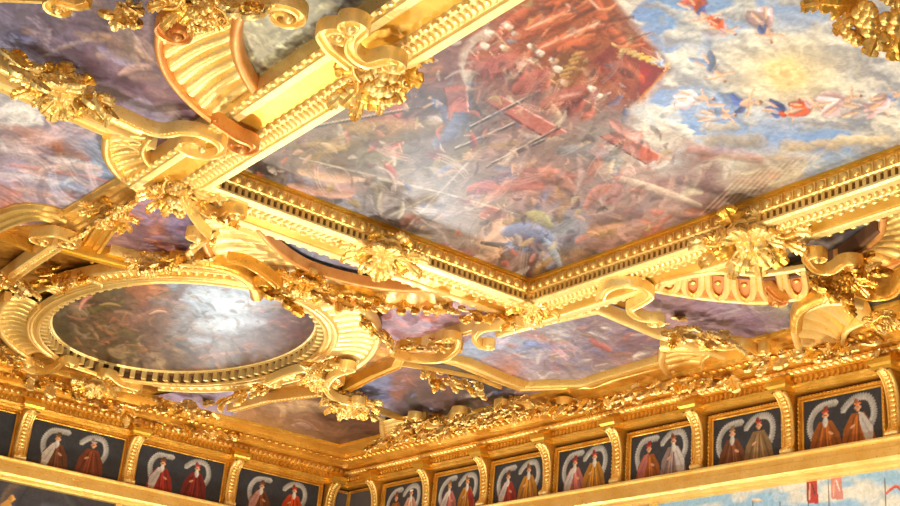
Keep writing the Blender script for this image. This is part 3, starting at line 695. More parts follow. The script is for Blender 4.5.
# cloud painting at left
def ex4(p):
    for a in [(0,128,60,150,9,(176,120,96)),(30,140,88,160,8,(168,100,70)),(10,165,110,182,3,(214,130,110)),(0,175,90,195,6,(206,196,200)),(20,190,80,210,7,(190,160,150)),(40,172,100,168,6,(220,190,180)),(0,150,50,170,7,(200,180,180)),(60,185,95,198,6,(130,150,190)),(0,205,60,215,4,(206,120,100)),(20,110,70,112,8,(190,180,180)),(5,112,40,122,8,(226,214,204)),(55,135,88,142,6,(120,130,160))]:
        p.stroke(*a[:4], a[4], a[5], .6, .6, .9, a[4] * .5)
painting('painting of pink and blue clouds at the left edge beneath the long strap', [(-70,60),(60,118),(118,138),(128,178),(140,190),(80,216),(40,224),(-70,232)],
    generic([(10,110,(176,168,172)),(60,150,(166,130,120)),(95,165,(140,150,176)),(20,180,(176,160,180)),(50,200,(150,136,160)),(10,215,(190,130,120)),(80,185,(126,140,172)),(0,140,(150,130,140)),(60,120,(150,140,160))],
    [(220,180,170),(126,140,180),(200,130,110),(216,206,206)], 110, 7, .3, 41, .2, .3, .3, ex4, 4))
painting('small quadrilateral painting of rosy sunset clouds just below the beam junction', [(95,248),(112,200),(150,188),(190,205),(212,225),(214,252),(130,260)],
    generic([(120,215,(150,110,120)),(150,205,(150,120,150)),(175,225,(140,120,156)),(130,240,(130,90,100)),(160,235,(170,110,100))], [(216,130,90),(206,120,86),(150,130,170)], 60, 4, .3, 51, .2, .4, .2))
def ex6(p):
    for k in range(60):
        r = random.Random(k); x = r.uniform(240, 380); y = r.uniform(0, 90)
        p.stroke(x, y, x + r.uniform(6, 22), y + r.uniform(-14, 8), r.uniform(2, 5), r.choice([(216,210,160),(190,184,136),(74,66,44),(160,156,120),(56,52,54)]), .9, .5, 1, r.uniform(-4, 4))
painting('olive and grey monochrome painting of robed figures right of the large fluted shell', [(226,45),(240,-30),(460,-40),(420,0),(262,115),(230,90)],
    generic([(260,40,(140,134,104)),(300,60,(120,112,90)),(340,20,(110,104,96)),(280,80,(130,120,96)),(370,10,(90,84,84)),(300,10,(140,136,110))], [(200,196,150),(80,72,54),(170,164,130)], 130, 5, .3, 61, .4, .3, .8, ex6))
painting('pale blue sliver of painting between the great frame and the shell band below', [(235,220),(300,235),(440,296),(440,304),(380,300),(290,272),(250,250)],
    generic([(280,245,(140,146,176)),(310,258,(150,150,170)),(360,272,(150,140,160)),(410,288,(150,136,156))], [(190,190,200),(120,120,150)], 40, 4, .3, 71, .2))
painting('pink and mauve painting fragment left of the great frame corner, under the shell band', [(368,330),(395,302),(480,302),(520,322),(480,345),(430,352)],
    generic([(390,330,(160,116,130)),(430,325,(166,120,130)),(470,328,(160,120,130)),(410,318,(150,116,136))], [(200,120,110),(130,120,160)], 40, 4, .1, 81, .2, .3, .2))
def ex9(p):
    for k in range(110):
        r = random.Random(k + 9); x = r.uniform(465, 665); y = r.uniform(322, 385)
        p.stroke(x, y, x + r.uniform(3, 14), y + r.uniform(-4, 3), r.uniform(1, 3), r.choice([(190,180,176),(176,116,100),(110,116,150),(116,94,104),(200,186,172),(150,126,96)]), .6, .7, .8)
    p.stroke(525, 343, 560, 348, 4, (86,104,156), .6); p.stroke(590, 340, 610, 350, 4, (180,90,80), .6)
painting('eight sided battle painting with tiny figures and blue smoke, framed below the great frame corner', [(445,362),(470,338),(520,312),(600,300),(660,322),(692,350),(672,374),(590,400),(500,394)],
    generic([(480,350,(140,150,180)),(520,345,(150,150,170)),(550,335,(150,140,150)),(600,330,(130,110,120)),(640,350,(120,96,110)),(560,365,(140,124,140)),(500,368,(170,120,110)),(610,365,(126,104,116))],
    [(190,180,180),(170,100,90),(96,104,140)], 160, 3.6, .1, 91, .35, .35, .4, ex9))
painting('dark smoky painting touched with blue and orange, lower left of the eight sided one', [(330,398),(370,370),(440,362),(520,385),(500,412),(440,428),(370,415)],
    generic([(380,390,(104,112,150)),(400,385,(130,84,70)),(430,395,(84,64,66)),(460,400,(76,58,60)),(480,395,(60,52,60)),(410,405,(70,60,66))], [(60,48,56),(170,150,150),(160,84,60),(110,120,160)], 90, 4, .1, 101, .4, .3, .3))
painting('brown and ochre painting of blurred streaks near the corner of the hall, above the cornice', [(200,430),(255,392),(330,392),(410,432),(365,464),(300,456)],
    generic([(250,415,(150,104,66)),(290,405,(140,100,70)),(330,410,(100,66,44)),(370,425,(90,58,40)),(310,435,(130,90,60)),(270,430,(150,104,60))], [(190,150,100),(90,60,44),(170,130,110)], 80, 4, .05, 111, .3, .3, .2))
def ex12(p):
    for a in [(770,290,800,300,5,(190,180,140)),(775,305,795,315,5,(176,170,130)),(700,320,740,310,2,(190,170,180)),(720,300,750,315,3,(150,130,150)),(790,285,775,300,4,(150,140,120))]: p.stroke(*a[:4], a[4], a[5], .6, .7)
painting('violet grey painting with pale wisps beneath the row of copper arches', [(635,300),(650,280),(720,290),(812,288),(830,345),(790,366),(730,355),(660,325)],
    generic([(670,305,(140,110,120)),(710,310,(130,104,122)),(750,325,(124,100,122)),(780,300,(136,120,116)),(800,325,(110,96,110))], [(176,160,150),(104,84,100),(160,140,160)], 80, 5, .05, 121, .22, .25, .4, ex12))
painting('olive monochrome sliver of painting beneath the great frame at right, behind the dark shell rim', [(680,292),(715,250),(800,225),(900,195),(915,215),(870,262),(790,285)],
    generic([(730,275,(120,108,84)),(780,260,(130,116,90)),(820,245,(110,98,90)),(860,235,(96,86,84)),(880,215,(120,110,100))], [(190,180,140),(80,70,60)], 90, 4, -.3, 131, .35, .35, .5))
painting('dark olive painting fragment right of the round shell at the right edge of the photo', [(838,345),(850,305),(940,280),(940,345),(880,352)],
    generic([(870,320,(96,88,66)),(890,330,(84,72,66)),(880,310,(70,62,60))], [(170,160,110),(60,52,46),(140,130,90)], 60, 4, .4, 141, .4, .35))
painting('small mauve painting fragment showing through the foliage below the oval painting', [(140,398),(200,388),(255,392),(235,415),(180,428)],
    generic([(180,400,(150,130,160)),(220,410,(150,130,150)),(160,405,(140,110,120))], [(180,160,170),(120,90,80)], 40, 4, .1, 151, .2))
painting('dark violet painting fragment behind the foliage at the lower left edge above the cornice', [(-40,372),(20,372),(110,392),(140,404),(60,402),(-40,388)],
    generic([(0,380,(90,80,90)),(50,388,(110,100,110)),(100,395,(80,70,80))], [(150,130,140),(60,50,60)], 40, 4, .1, 161, .3))

# ================================================================ oval painting
_k = 11.74 / 12; OC = (15.4 * _k, 34.4 * _k); ORX, ORY = 3.34 * _k, 5.2 * _k
def oval(rx, ry, n=96): return [(OC[0] + rx * math.cos(2 * math.pi * k / n), OC[1] + ry * math.sin(2 * math.pi * k / n)) for k in range(n)]
ov = thing('ceiling_painting', 'oval painting of a siege with an orange banner and a bright glare, ringed by dentils', 'painting', (*OC, ZS))
def paint_oval(p):
    G = [(70,315,(100,86,70)),(90,300,(96,72,46)),(120,290,(110,90,60)),(150,288,(176,96,40)),(170,295,(150,80,46)),(180,285,(130,150,170)),(200,300,(150,160,176)),(230,310,(170,180,196)),(270,290,(140,150,170)),(290,320,(120,84,84)),
         (260,340,(130,100,90)),(220,350,(140,120,110)),(180,360,(110,80,56)),(120,345,(96,72,50)),(90,330,(92,70,48)),(150,330,(120,84,66)),(240,360,(110,80,60)),(300,335,(100,60,56)),(60,325,(80,66,50)),(160,310,(140,104,80)),(190,330,(140,130,130)),(310,318,(90,56,60))]
    p.guide(G, 3.2, 10, 18, 9)
    p.gain = .5
    p.crowd(180, (50, 280, 325, 375), 6, 3, [(150,84,50),(70,56,36),(190,150,100),(130,110,50),(110,60,50)], .3, .2, .6, .45, 3)
    p.crowd(150, (50, 300, 325, 375), 3.2, 4, [(206,150,104),(80,52,36),(150,110,60),(196,110,70)], .3, .25, .5, .5, 4)
    p.poly([(118,284),(150,280),(173,288),(140,302)], (186,100,40), .95, .3); p.line([(118,284),(140,302),(173,288)], 1.2, (120,50,30)); p.poly([(150,284),(172,289),(146,299)], (206,130,60), .9, .3)
    for a in [(80,308,90,292,3,(200,130,110)),(96,310,124,303,4,(110,100,40)),(122,322,128,312,1.5,(196,110,50)),(130,324,165,310,5,(170,110,84)),(125,345,160,349,2,(150,100,60)),(62,316,90,330,3,(70,56,40)),(200,358,250,352,2.4,(206,140,110)),(270,345,300,335,3,(130,80,70)),(260,326,290,316,2,(150,110,100)),(150,300,190,310,5,(160,140,140))]:
        p.stroke(*a[:4], a[4], a[5], .7, .4, 1, a[4] * .3)
    p.punch(1.2, .8, .72); p.gain = 1; p.folds(320, 3.4, 75, .25, .6, .7); p.gain = .6
    for x, y, w, c in [(205,296,18,(190,200,214)),(235,305,20,(206,214,224)),(215,325,18,(190,196,206)),(250,322,14,(180,186,200)),(200,340,10,(170,176,190)),(270,300,14,(150,160,184))]:  # bluish white varnish glare painted into the canvas colour
        p.stroke(x - w, y, x + w, y + 1, w * .6, c, .2, .8, .85)
    r = random.Random(78); p.gain = .75
    for k in range(150):
        a = r.uniform(0, 6.28); d = math.sqrt(r.random()); x = 187 + 130 * d * math.cos(a); y = 326 + 44 * d * math.sin(a); th = .25 + r.gauss(0, .5); L = r.uniform(3, 12); w = r.uniform(1, 3)
        p.stroke(x, y, x + L * math.cos(th), y + L * math.sin(th), w, r.choice([(56,40,26),(70,50,34),(96,70,40),(130,96,60),(140,86,56),(120,100,80),(110,76,60)]), .6, .5, .8, r.uniform(-1, 1) * w)
    for a in [(100,305,120,306,1.6,(150,120,70)),(80,310,92,296,2.2,(196,130,110)),(150,314,166,312,1.6,(190,150,120)),(180,300,200,312,3,(150,160,180))]: p.stroke(*a[:4], a[4], a[5], .6, .5, 1, a[4])
    p.gain = 1; p.grain(.2, 3)
ceiling_canvas(ov, None, paint_oval, .045, z=ZS, world_poly=oval(ORX + .06, ORY + .06))
op = oval(ORX, ORY)[::-1]                                   # clockwise: left is outward
mb = MB(); sweep(mb, op, [(0, 11.75), (0, 11.69), (.05, 11.66), (.09, 11.68)], True); mb.build('inner_moulding', PALE, ov)
mb = MB(); sweep(mb, op, [(.07, 11.69), (.34, 11.56), (.34, 11.38)], True); mb.build('dentil_recess', SHADE, ov)  # dark colour paints the shade behind the oval's dentils
mb = MB()
sweep(mb, op, [(.08, 11.665), (.1, 11.64), (.12, 11.665)], True)
for p, a in along(offs(op, .22, True), .36, True): mb.box((p[0], p[1], 11.52), (.075, .12, .12), a)
mb.build('dentil_band', PALE, ov)
mb = MB(); sweep(mb, op, [(.34, 11.40), (.30, 11.39), (.28, 11.35), (.31, 11.31), (.38, 11.31), (.42, 11.35), (.5, 11.36), (.54, 11.32), (.58, 11.32), (.63, 11.40), (.68, 11.44)], True); mb.build('outer_moulding', GOLD, ov)

# ================================================================ carved and gilded woodwork of the ceiling
def xy(pts, z): return [tuple(p) if isinstance(p, np.ndarray) else W(p[0], p[1], z) for p in pts]
def ell(s, a0, a1, n=14):
    return [np.array((OC[0] + (ORX + s) * math.cos(math.radians(a)), OC[1] + (ORY + s) * math.sin(math.radians(a)))) for a in np.linspace(a0, a1, n)]
def strap(name, label, cat, px, z, w, prof=rimmed, mat=GOLD, smooth=True, beads=0, zt=None, closed=False, side=None):
    P = xy(px, z); zt = zt or min(11.78, z + .34)
    if smooth: P = [tuple(p) for p in catmull(P, 6, closed)]
    c = P[len(P) // 2]; t = thing(name, label, cat, (c[0], c[1], ZC))
    mb = MB(); sweep(mb, P, prof(w, z, zt), closed); mb.build('moulding', mat, t)
    if beads:
        mb = MB()
        for p, a in along(P, beads): mb.blob((p[0], p[1], z + .05), (beads * .36, w * .17, .06), a + .4, 7, 4)
        mb.build('carved_band', PALE, t)
    return t
def volute_strap(label, px, z, w, v0, v1, R0=.35, R1=None, mat=GOLD, name='scroll_ornament', turns=1.35, zt=None, beads=0):
    P0 = xy(px, z); P, Wd = scroll_path(P0, v0, v1, R0, R1, turns=turns)
    c = P[len(P) // 2]; t = thing(name, label, 'ornament', (c[0], c[1], ZC)); zt = zt or min(ZC + .02, z + .24)
    mb = MB(); P3 = [(x, y, 0) for x, y in P]
    h = w / 2; sec = [(-h, zt), (-h, z + .05), (-h * .85, z), (-h * .5, z + .02), (-h * .35, z + .08), (h * .35, z + .08), (h * .5, z + .02), (h * .85, z), (h, z + .05), (h, zt)]
    sweep(mb, P3, sec, width=Wd); band = mb.build('band', mat, t)
    if v0: m2 = MB(); m2.blob((P[0][0], P[0][1], z + .02), (.09, .09, .1)); m2.build('volute_eye', mat, band)
    if v1: m2 = MB(); m2.blob((P[-1][0], P[-1][1], z + .02), (.09, .09, .1)); m2.build('volute_eye', mat, band)
    if beads:
        mb = MB(); q = P0 if len(P0) > 2 else P0
        for p, a in along(catmull(P0, 6), beads): mb.blob((p[0], p[1], z + .07), (beads * .33, beads * .33, .05), a, 6, 4)
        mb.build('pearl_row', PALE, band)
    return t
def tilt_to_hall(t, th, phi):
    c = Vector((-t.location.x, -t.location.y, 0)).normalized(); ax = Vector((0, 0, -1)).cross(c)
    t.rotation_mode = 'QUATERNION'; t.rotation_quaternion = Matrix.Rotation(phi, 3, ax).to_quaternion() @ Matrix.Rotation(th, 3, 'Z').to_quaternion()
def resample(P, n):
    P = [np.array(p) for p in P]; L = [0]
    for a, b in zip(P, P[1:]): L.append(L[-1] + np.linalg.norm(b - a))
    xs = np.linspace(0, L[-1], n); return np.stack([np.interp(xs, L, [p[k] for p in P]) for k in (0, 1)], 1)
def fluted(label, A, B, n, z, mat=GOLD, rimA=.12, rimB=.12, depth=.16, bowl=.1, zA=None, zB=None, rmat=None, name='fluted_shell', wall=None):
    """band of convex flutes running from the curve A to the curve B, with a rim along each"""
    zA = zA or z; zB = zB or z
    m = n * 9 + 1; PA = resample(catmull(xy(A, zA), 8), m); PB = resample(catmull(xy(B, zB), 8), m)
    c = (PA[m // 2] + PB[m // 2]) / 2; t = thing(name, label, 'shell', (c[0], c[1], ZC)); rows = []
    for j in range(15):
        s = j / 14; cap = math.sqrt(max(0, 1 - (max(0, (s - .86) / .14)) ** 2)) * math.sqrt(max(0, 1 - (max(0, (.10 - s) / .10)) ** 2))
        q = PA * (1 - s) + PB * s; row = []
        for i in range(m):
            f = abs(math.sin(math.pi * i / 9)) ** .6
            row.append((q[i][0], q[i][1], zA * (1 - s) + zB * s + bowl * math.sin(math.pi * s) + depth * (1 - f * cap)))
        rows.append(row)
    mb = MB(); mb.grid(rows); mb.build('flutes', mat, t)
    rm = rmat or mat
    for P, zz, w in ((PA, zA, rimA), (PB, zB, rimB)):
        if not w: continue
        mb = MB(); pr = rounded(w * 2, zz - .04, zz + .26); sweep(mb, [tuple(p) for p in P[::3]], pr); mb.build('rim', rm, t)
    return t
def arches(label, A, B, n, z, w=.07):
    """row of U-shaped arches with copper coloured fields between two edges"""
    m = n * 8 + 1; PA = resample(catmull(xy(A, z), 8), m); PB = resample(catmull(xy(B, z), 8), m)
    c = (PA[m // 2] + PB[m // 2]) / 2; t = thing('arched_shell_band', label, 'shell', (c[0], c[1], ZC))
    mb = MB(); mb.grid([[(*p, z + .12) for p in PA], [(*((p + q) / 2), z + .16) for p, q in zip(PA, PB)], [(*q, z + .12) for q in PB]]); mb.build('field', COPP, t)
    for i in range(n):
        def pt(u, s): 
            k = (i + u) * 8; k0 = int(min(k, m - 2)); f = k - k0
            a = PA[k0] * (1 - f) + PA[k0 + 1] * f; b = PB[k0] * (1 - f) + PB[k0 + 1] * f
            p = a * (1 - s) + b * s; return (p[0], p[1], z + .06)
        path = [pt(.12, 0), pt(.12, .3), pt(.14, .6), pt(.22, .82), pt(.36, .93), pt(.5, .96), pt(.64, .93), pt(.78, .82), pt(.86, .6), pt(.88, .3), pt(.88, 0)]
        mb = MB(); mb.tube(path, w, 6); mb.build('arch', PALE, t)
        p = pt(.5, .5); mb = MB(); mb.blob((p[0], p[1], z + .12), (.08, .08, .05)); mb.build('stud', GOLD, t)
    for P in (PA, PB):
        mb = MB(); sweep(mb, [tuple(p) for p in P[::3]], rounded(.14, z - .02, z + .12)); mb.build('rim', PALE, t)
    return t
def frame_of(px, dpx, z):
    a = W(*px, z); b = W(px[0] + dpx[0], px[1] + dpx[1], z); return a, math.atan2(b[1] - a[1], b[0] - a[0])
def boss(label, px, dpx, z, s, seed=0, fruits=False, name='mask_boss', mat=PALE, phi=.55):
    """grotesque mask or fruit boss wrapped in leaves and scrolls; dpx is where its chin points in the photo"""
    a, th = frame_of(px, dpx, z); t = thing(name, label, 'ornament', (a[0], a[1], z)); tilt_to_hall(t, th, phi); r = random.Random(seed)
    if fruits: put(t, 'fruita', 0, 0, 0, s * .8, -.05, 0, mat); put(t, 'fruitb', .28 * s, .1 * s, .6, s * .6, -.03, 0, GOLD); put(t, 'fruitb', -.2 * s, -.25 * s, .6, s * .55, 0, 0, GOLD)
    else:
        put(t, 'mask', 0, 0, 0, s * .66, -.02, 0, mat)
        for q in (-.9, -.45, 0, .45, .9): put(t, ('leafb', 'leafa')[int(abs(q) * 4) % 2], -.14 * s * math.cos(q), .16 * s * math.sin(q) * 1.3, math.pi - q, s * .42, -.14, .2, (GOLD, mat)[int(abs(q * 2.3)) % 2])
        for sg in (-1, 1): put(t, 'leafc', .22 * s, sg * .1 * s, sg * .5, s * .36, -.06, 0, GOLD)
    for k in range(13):
        an = k * 2 * math.pi / 13 + .2; d = (.22 + .08 * (k % 2)) * s
        put(t, ('leafa', 'leafb', 'leafc')[k % 3], d * math.cos(an), d * math.sin(an) * 1.2, an + r.uniform(-.3, .3), s * r.uniform(.36, .55), .06, r.uniform(-.3, .3), (GOLD, mat, DEEP)[k % 3], k % 2 == 0)
    for sg in (-1, 1):
        put(t, 'j', -.36 * s, sg * .2 * s, math.pi + sg * .5, s * .6, -.05, 0, mat, sg > 0)
        put(t, 'c', -.05 * s, sg * .56 * s, sg * 1.3, s * .6, 0, 0, GOLD, sg > 0)
        put(t, 'j', .36 * s, sg * .3 * s, sg * .5, s * .5, 0, 0, mat, sg < 0)
        put(t, 'leafb', -.1 * s, sg * .6 * s, sg * 1.6, s * .5, .03, 0, mat, sg < 0)
        put(t, 'leafb', .15 * s, sg * .55 * s, sg * 1.1, s * .45, .03, 0, GOLD, sg < 0)
    return t
def spray(label, p0, p1, z, s=1.0, seed=0, mat=GOLD, name='acanthus_spray', rose=True, dens=1.0, spread=.42, phi=.8):
    """run of scrolling acanthus between two points"""
    a = np.array(W(*p0, z)); b = np.array(W(*p1, z)); L = np.linalg.norm(b - a); th = math.atan2(b[1] - a[1], b[0] - a[0]); c = (a + b) / 2
    t = thing(name, label, 'ornament', (c[0], c[1], z)); t.rotation_euler = (0, 0, th); r = random.Random(seed)
    # lean every piece towards the open hall, about the line of the spray
    side = (b - a) / L; n = np.array([-side[1], side[0]]); lean = phi * (-1 if n @ c > 0 else 1)
    n = max(1, int(round(L / (.8 * s)))); st = L / n
    def lp(kind, x, y, rz, sc, z0, tl, m, mi, zs=None):
        o = put(t, kind, x, y * math.cos(phi), rz, sc, z0 - y * math.sin(lean), tl, m, mi, zs)
        o.rotation_mode = 'QUATERNION'; o.rotation_quaternion = Matrix.Rotation(-lean, 3, 'X').to_quaternion() @ Matrix.Rotation(rz, 3, 'Z').to_quaternion() @ Matrix.Rotation(tl, 3, 'Y').to_quaternion(); return o
    for k in range(n):
        x = -L / 2 + (k + .5) * st; sg = 1 if k % 2 else -1
        lp('s' if k % 2 else 'c', x, sg * .1 * s, r.uniform(-.5, .5), st * .85, -.04, 0, (mat, PALE)[k % 2], sg > 0)
        for q in range(int(6 * dens + r.random())):
            an = r.uniform(-math.pi, math.pi); an = an if abs(math.sin(an)) > .3 else an + 1.2
            lp(r.choice(('leafa', 'leafb', 'leafc')), x + r.uniform(-.45, .45) * st, r.uniform(-1, 1) * spread * s, an, s * r.uniform(.28, .5), .08 - .1 * r.random(), r.uniform(-.4, .4), r.choice((mat, mat, PALE, DEEP)), r.random() < .5)
        lp('j', x + .3 * st, sg * .3 * s, sg * r.uniform(.6, 1.4), s * r.uniform(.4, .6), -.02, 0, mat, sg > 0)
        if r.random() < .5: lp('j', x - .3 * st, -sg * .3 * s, math.pi + r.uniform(-.8, .8), s * r.uniform(.35, .5), -.02, 0, PALE, sg > 0)
    if rose: lp('rosette', 0, 0, 0, s * .42, -.08, 0, PALE, False)
    return t

# --- beams and straps
strap('strapwork_beam', 'gilded moulded beam edge framing the pink and blue cloud painting, running down left', 'moulding', [(168, 168), (122, 194), (64, 228)], 11.5, .62, moulded, GOLD, False)
strap('strapwork_beam', 'arched gilded moulding closing the bottom of the pink and blue cloud painting', 'moulding', [(66, 226), (48, 219), (28, 217), (8, 222), (-14, 232)], 11.5, .55, moulded, GOLD)
strap('strapwork_beam', 'long straight gilded strap running from the left photo edge to the beam junction', 'moulding', [(-30, 75), (40, 104), (105, 132), (150, 152)], 11.5, .42, rimmed, PALE, False)
strap('strapwork_beam', 'second thin gilded strap parallel to and above the long straight one at left', 'moulding', [(-30, 58), (30, 88), (95, 116), (140, 136)], 11.45, .22, rounded, GOLD, False)
strap('strapwork_beam', 'thin rounded gilded rail across the top left corner above the purple painting', 'moulding', [(-30, 3), (60, 6), (90, 0), (130, -12)], 11.3, .3, moulded, GOLD)
strap('strapwork_beam', 'short diagonal strap with beaded edge left of the oval painting, near the left photo edge', 'moulding', [(0, 287), (26, 268), (56, 248)], 11.35, .36, rimmed, PALE, False, .16)
strap('strapwork_beam', 'yellow sided strap from the small rosy painting down to the left end of the oval', 'moulding', [(52, 248), (88, 258), (128, 268)], 11.4, .4, rimmed, YELL, False)
strap('strapwork_beam', 'short gilded strap above the diagonal beaded one at the left photo edge', 'moulding', [(-20, 236), (20, 250), (42, 262)], 11.5, .4, moulded, DEEP, False)
strap('strapwork_beam', 'gilded side strip right of the small rosy painting bending toward the beam junction', 'moulding', [(108, 256), (150, 264), (205, 262), (222, 248)], 11.5, .42, moulded, GOLD)
strap('strapwork_beam', 'gilded strip closing the left side of the small rosy cloud painting', 'moulding', [(150, 186), (128, 200), (104, 232), (84, 262)], 11.5, .5, moulded, DEEP)
# frame of the eight sided painting and straps next to it
strap('picture_moulding', 'bent gilded moulding along the lower edge of the eight sided battle painting', 'moulding', [(436, 362), (462, 368), (500, 384), (522, 392), (588, 390), (612, 382), (668, 366)], 11.5, .8, moulded, GOLD, False)
strap('strapwork_beam', 'thin kinked gilded strap along the upper edge of the eight sided battle painting', 'moulding', [(498, 338), (548, 325), (598, 314), (655, 338), (724, 360)], 11.4, .2, rounded, PALE, False)
strap('strapwork_beam', 'gilded zigzag strap with yellow sides left of the eight sided battle painting', 'moulding', [(346, 392), (372, 378), (396, 368), (404, 350), (428, 348), (462, 352)], 11.45, .3, rimmed, YELL, False)
strap('strapwork_beam', 'thin straight gilded strap linking the zigzag strap to the great frame corner', 'moulding', [(424, 348), (458, 336), (496, 324), (530, 310)], 11.42, .22, rimmed, PALE, False)
strap('picture_moulding', 'gilded moulding along the lower right edge of the dark smoky painting', 'moulding', [(392, 366), (430, 372), (472, 380), (498, 390)], 11.6, .34, moulded, GOLD, False)
strap('picture_moulding', 'gilded moulding separating the dark smoky painting from the brown streaked one', 'moulding', [(286, 378), (326, 392), (372, 412), (420, 428), (452, 430)], 11.5, .3, moulded, GOLD)
strap('picture_moulding', 'bent gilded moulding along the lower edge of the brown streaked painting', 'moulding', [(206, 424), (258, 440), (310, 452), (352, 452), (398, 434), (430, 424)], 11.72, .42, moulded, DEEP, False)
strap('strapwork_beam', 'gilded strap with leafy face along the top of the brown streaked painting', 'moulding', [(230, 412), (268, 402), (318, 396), (340, 384)], 11.45, .3, rimmed, GOLD, False, .14)
strap('picture_moulding', 'scalloped gilded moulding along the bottom of the violet grey painting at right', 'moulding', [(660, 352), (700, 352), (726, 348), (752, 352), (780, 360), (806, 352), (824, 342)], 11.4, .3, rounded, GOLD)
strap('picture_moulding', 'long gilded moulding between the ceiling ornament and the cornice of the right wall', 'moulding', [(905, 338), (820, 364), (740, 384), (650, 408), (560, 430), (470, 448)], 11.55, .3, moulded, DEEP, False)
strap('picture_moulding', 'long gilded moulding between the ceiling ornament and the cornice of the left wall', 'moulding', [(-10, 388), (90, 416), (180, 438), (270, 456)], 11.55, .3, moulded, DEEP, False)

# --- fluted shells
fluted('large fluted gilded shell between the purple painting and the olive monochrome one at top left', [(160, 26), (158, 52), (168, 78), (188, 102), (212, 122), (238, 138)], [(252, -4), (238, 22), (235, 46), (240, 68), (252, 90), (262, 102)], 9, 11.45, PALE, .07, .10, .14, .1, rmat=ROSE)
fluted('small fluted shell at the right end of the cloud painting under the beam junction', [(106, 138), (106, 158), (120, 178), (142, 194)], [(150, 138), (142, 152), (150, 166), (172, 176)], 6, 11.45, GOLD, .09, .06, .1, .06)
fluted('wide fluted shell band under the great frame, left part with a thick rosy rim', [(258, 230), (278, 252), (306, 270), (344, 282), (388, 290), (432, 292)], [(196, 218), (214, 262), (262, 290), (320, 304), (388, 306), (452, 308)], 15, 11.35, PALE, .07, .08, .14, .12, rmat=ROSE)
fluted('left fluted shell hugging the left end of the oval painting', ell(.64, 118, 172), ell(1.5, 118, 172), 12, 11.36, GOLD, .05, .1, .12, .1)
fluted('right fluted shell hugging the right end of the oval painting', ell(.64, 352, 288), ell(1.8, 350, 292), 13, 11.36, PALE, .06, .1, .12, .1)
fluted('narrow fluted band along the upper left side of the oval painting', ell(.64, 184, 262), ell(1.1, 184, 262), 30, 11.38, GOLD, .05, .08, .1, .05)
fluted('narrow twisted fluted band below the oval painting', ell(.64, 64, 6), ell(1.15, 62, 2), 18, 11.36, PALE, .05, .05, .12, .05)
fluted('round fluted shell with a dark ribbed rim at the right edge of the photo', [(800, 352), (794, 330), (806, 312), (834, 304), (862, 308)], [(856, 358), (844, 348), (846, 334), (858, 326), (872, 322)], 6, 11.3, PALE, .09, .06, .3, .1)
fluted('small curled shell below the kinked strap right of the eight sided painting', [(664, 352), (662, 366), (674, 380), (692, 388)], [(716, 352), (704, 360), (704, 370), (716, 378)], 7, 11.5, GOLD, .1, .06, .12, .1)
fluted('fluted shell band at the right photo edge beneath the end of the great frame', [(884, 218), (880, 236), (862, 252), (836, 262)], [(930, 206), (930, 240), (905, 262), (864, 276)], 9, 11.35, GOLD, .08, .08, .14, .1, rmat=ROSE)
fluted('short fluted shell left of the corner above the cornice of the left wall', [(382, 424), (384, 438), (400, 446)], [(424, 418), (410, 428), (418, 440)], 5, 11.5, GOLD, .1, .06, .1, .06)
arches('row of round arches with copper coloured fields beneath the great frame at right', [(662, 284), (712, 274), (762, 276), (806, 270)], [(654, 292), (706, 300), (764, 304), (812, 298)], 6, 11.3, .085)
strap('shell_rim', 'dark curved rim arching over the row of copper arches at right', 'moulding', [(706, 274), (758, 280), (806, 276), (846, 258), (880, 232)], 11.32, .12, rounded, SHADE)  # shadowed side of the rim painted in as dark brown
strap('rope_arch', 'dark ribbed rope shaped arch over the upper right of the oval painting', 'moulding', [(170, 266), (204, 268), (234, 276), (252, 290), (256, 302)], 11.15, .34, rounded, DEEP, True, .12)
strap('rope_arch', 'small yellow arch at the right end of the oval under the foliage knot', 'moulding', [(316, 304), (340, 296), (364, 300), (384, 314)], 11.2, .28, rounded, DEEP, True, .12)
strap('rope_arch', 'dark ribbed rim curling over the round shell at the right edge of the photo', 'moulding', [(796, 334), (800, 316), (822, 304), (852, 302)], 11.05, .3, rounded, DEEP, True, .1)

# --- large scrolls
volute_strap('big snail shaped volute ending the long straight strap at left', [(96, 114), (118, 120), (140, 130), (160, 136), (178, 134)], 11.2, 0.22, 0, 1, .62, mat=PALE, beads=.09)
volute_strap('bright thin scroll hanging from the fruit boss above the fluted shell band', [(182, 200), (190, 216), (200, 230), (208, 238)], 10.95, 0.10, 0, 1, .3, mat=PALE, turns=1.2)
volute_strap('wide S shaped scroll above the kinked strap right of the great frame corner', [(600, 302), (606, 292), (622, 287), (640, 289), (650, 298), (640, 306), (630, 312), (640, 320), (656, 322)], 11.1, 0.22, 0, 1, .2, mat=PALE)
volute_strap('C shaped scroll at the left tip of the eight sided battle painting', [(516, 330), (500, 330), (482, 332), (474, 340), (480, 348)], 11.1, 0.17, -1, -1, .2, mat=PALE)
volute_strap('S shaped scroll between the dark smoky painting and the right end of the oval', [(352, 372), (334, 378), (326, 390), (334, 400), (352, 406)], 11.1, 0.19, -1, -1, .24, mat=PALE)
volute_strap('hooked scroll curling at the right of the zigzag strap', [(392, 356), (412, 362), (440, 362), (456, 352), (458, 342)], 11.2, 0.19, 0, -1, .22)
volute_strap('upright scroll pair crossing the near long frame, beside the olive monochrome painting', [(322, 40), (330, 52), (342, 62), (352, 70)], 10.95, 0.24, 1, 0, .26, mat=PALE)
volute_strap('second curling scroll crossing the near long frame right of the upright one', [(362, 34), (352, 44), (352, 56), (366, 66), (384, 62)], 10.9, 0.24, -1, 1, .2, mat=PALE)
volute_strap('rosy end scroll looping over the near frame where the large fluted shell meets it', [(214, 124), (226, 132), (238, 140), (248, 144)], 11.05, 0.19, 0, 1, .3, mat=ROSE)
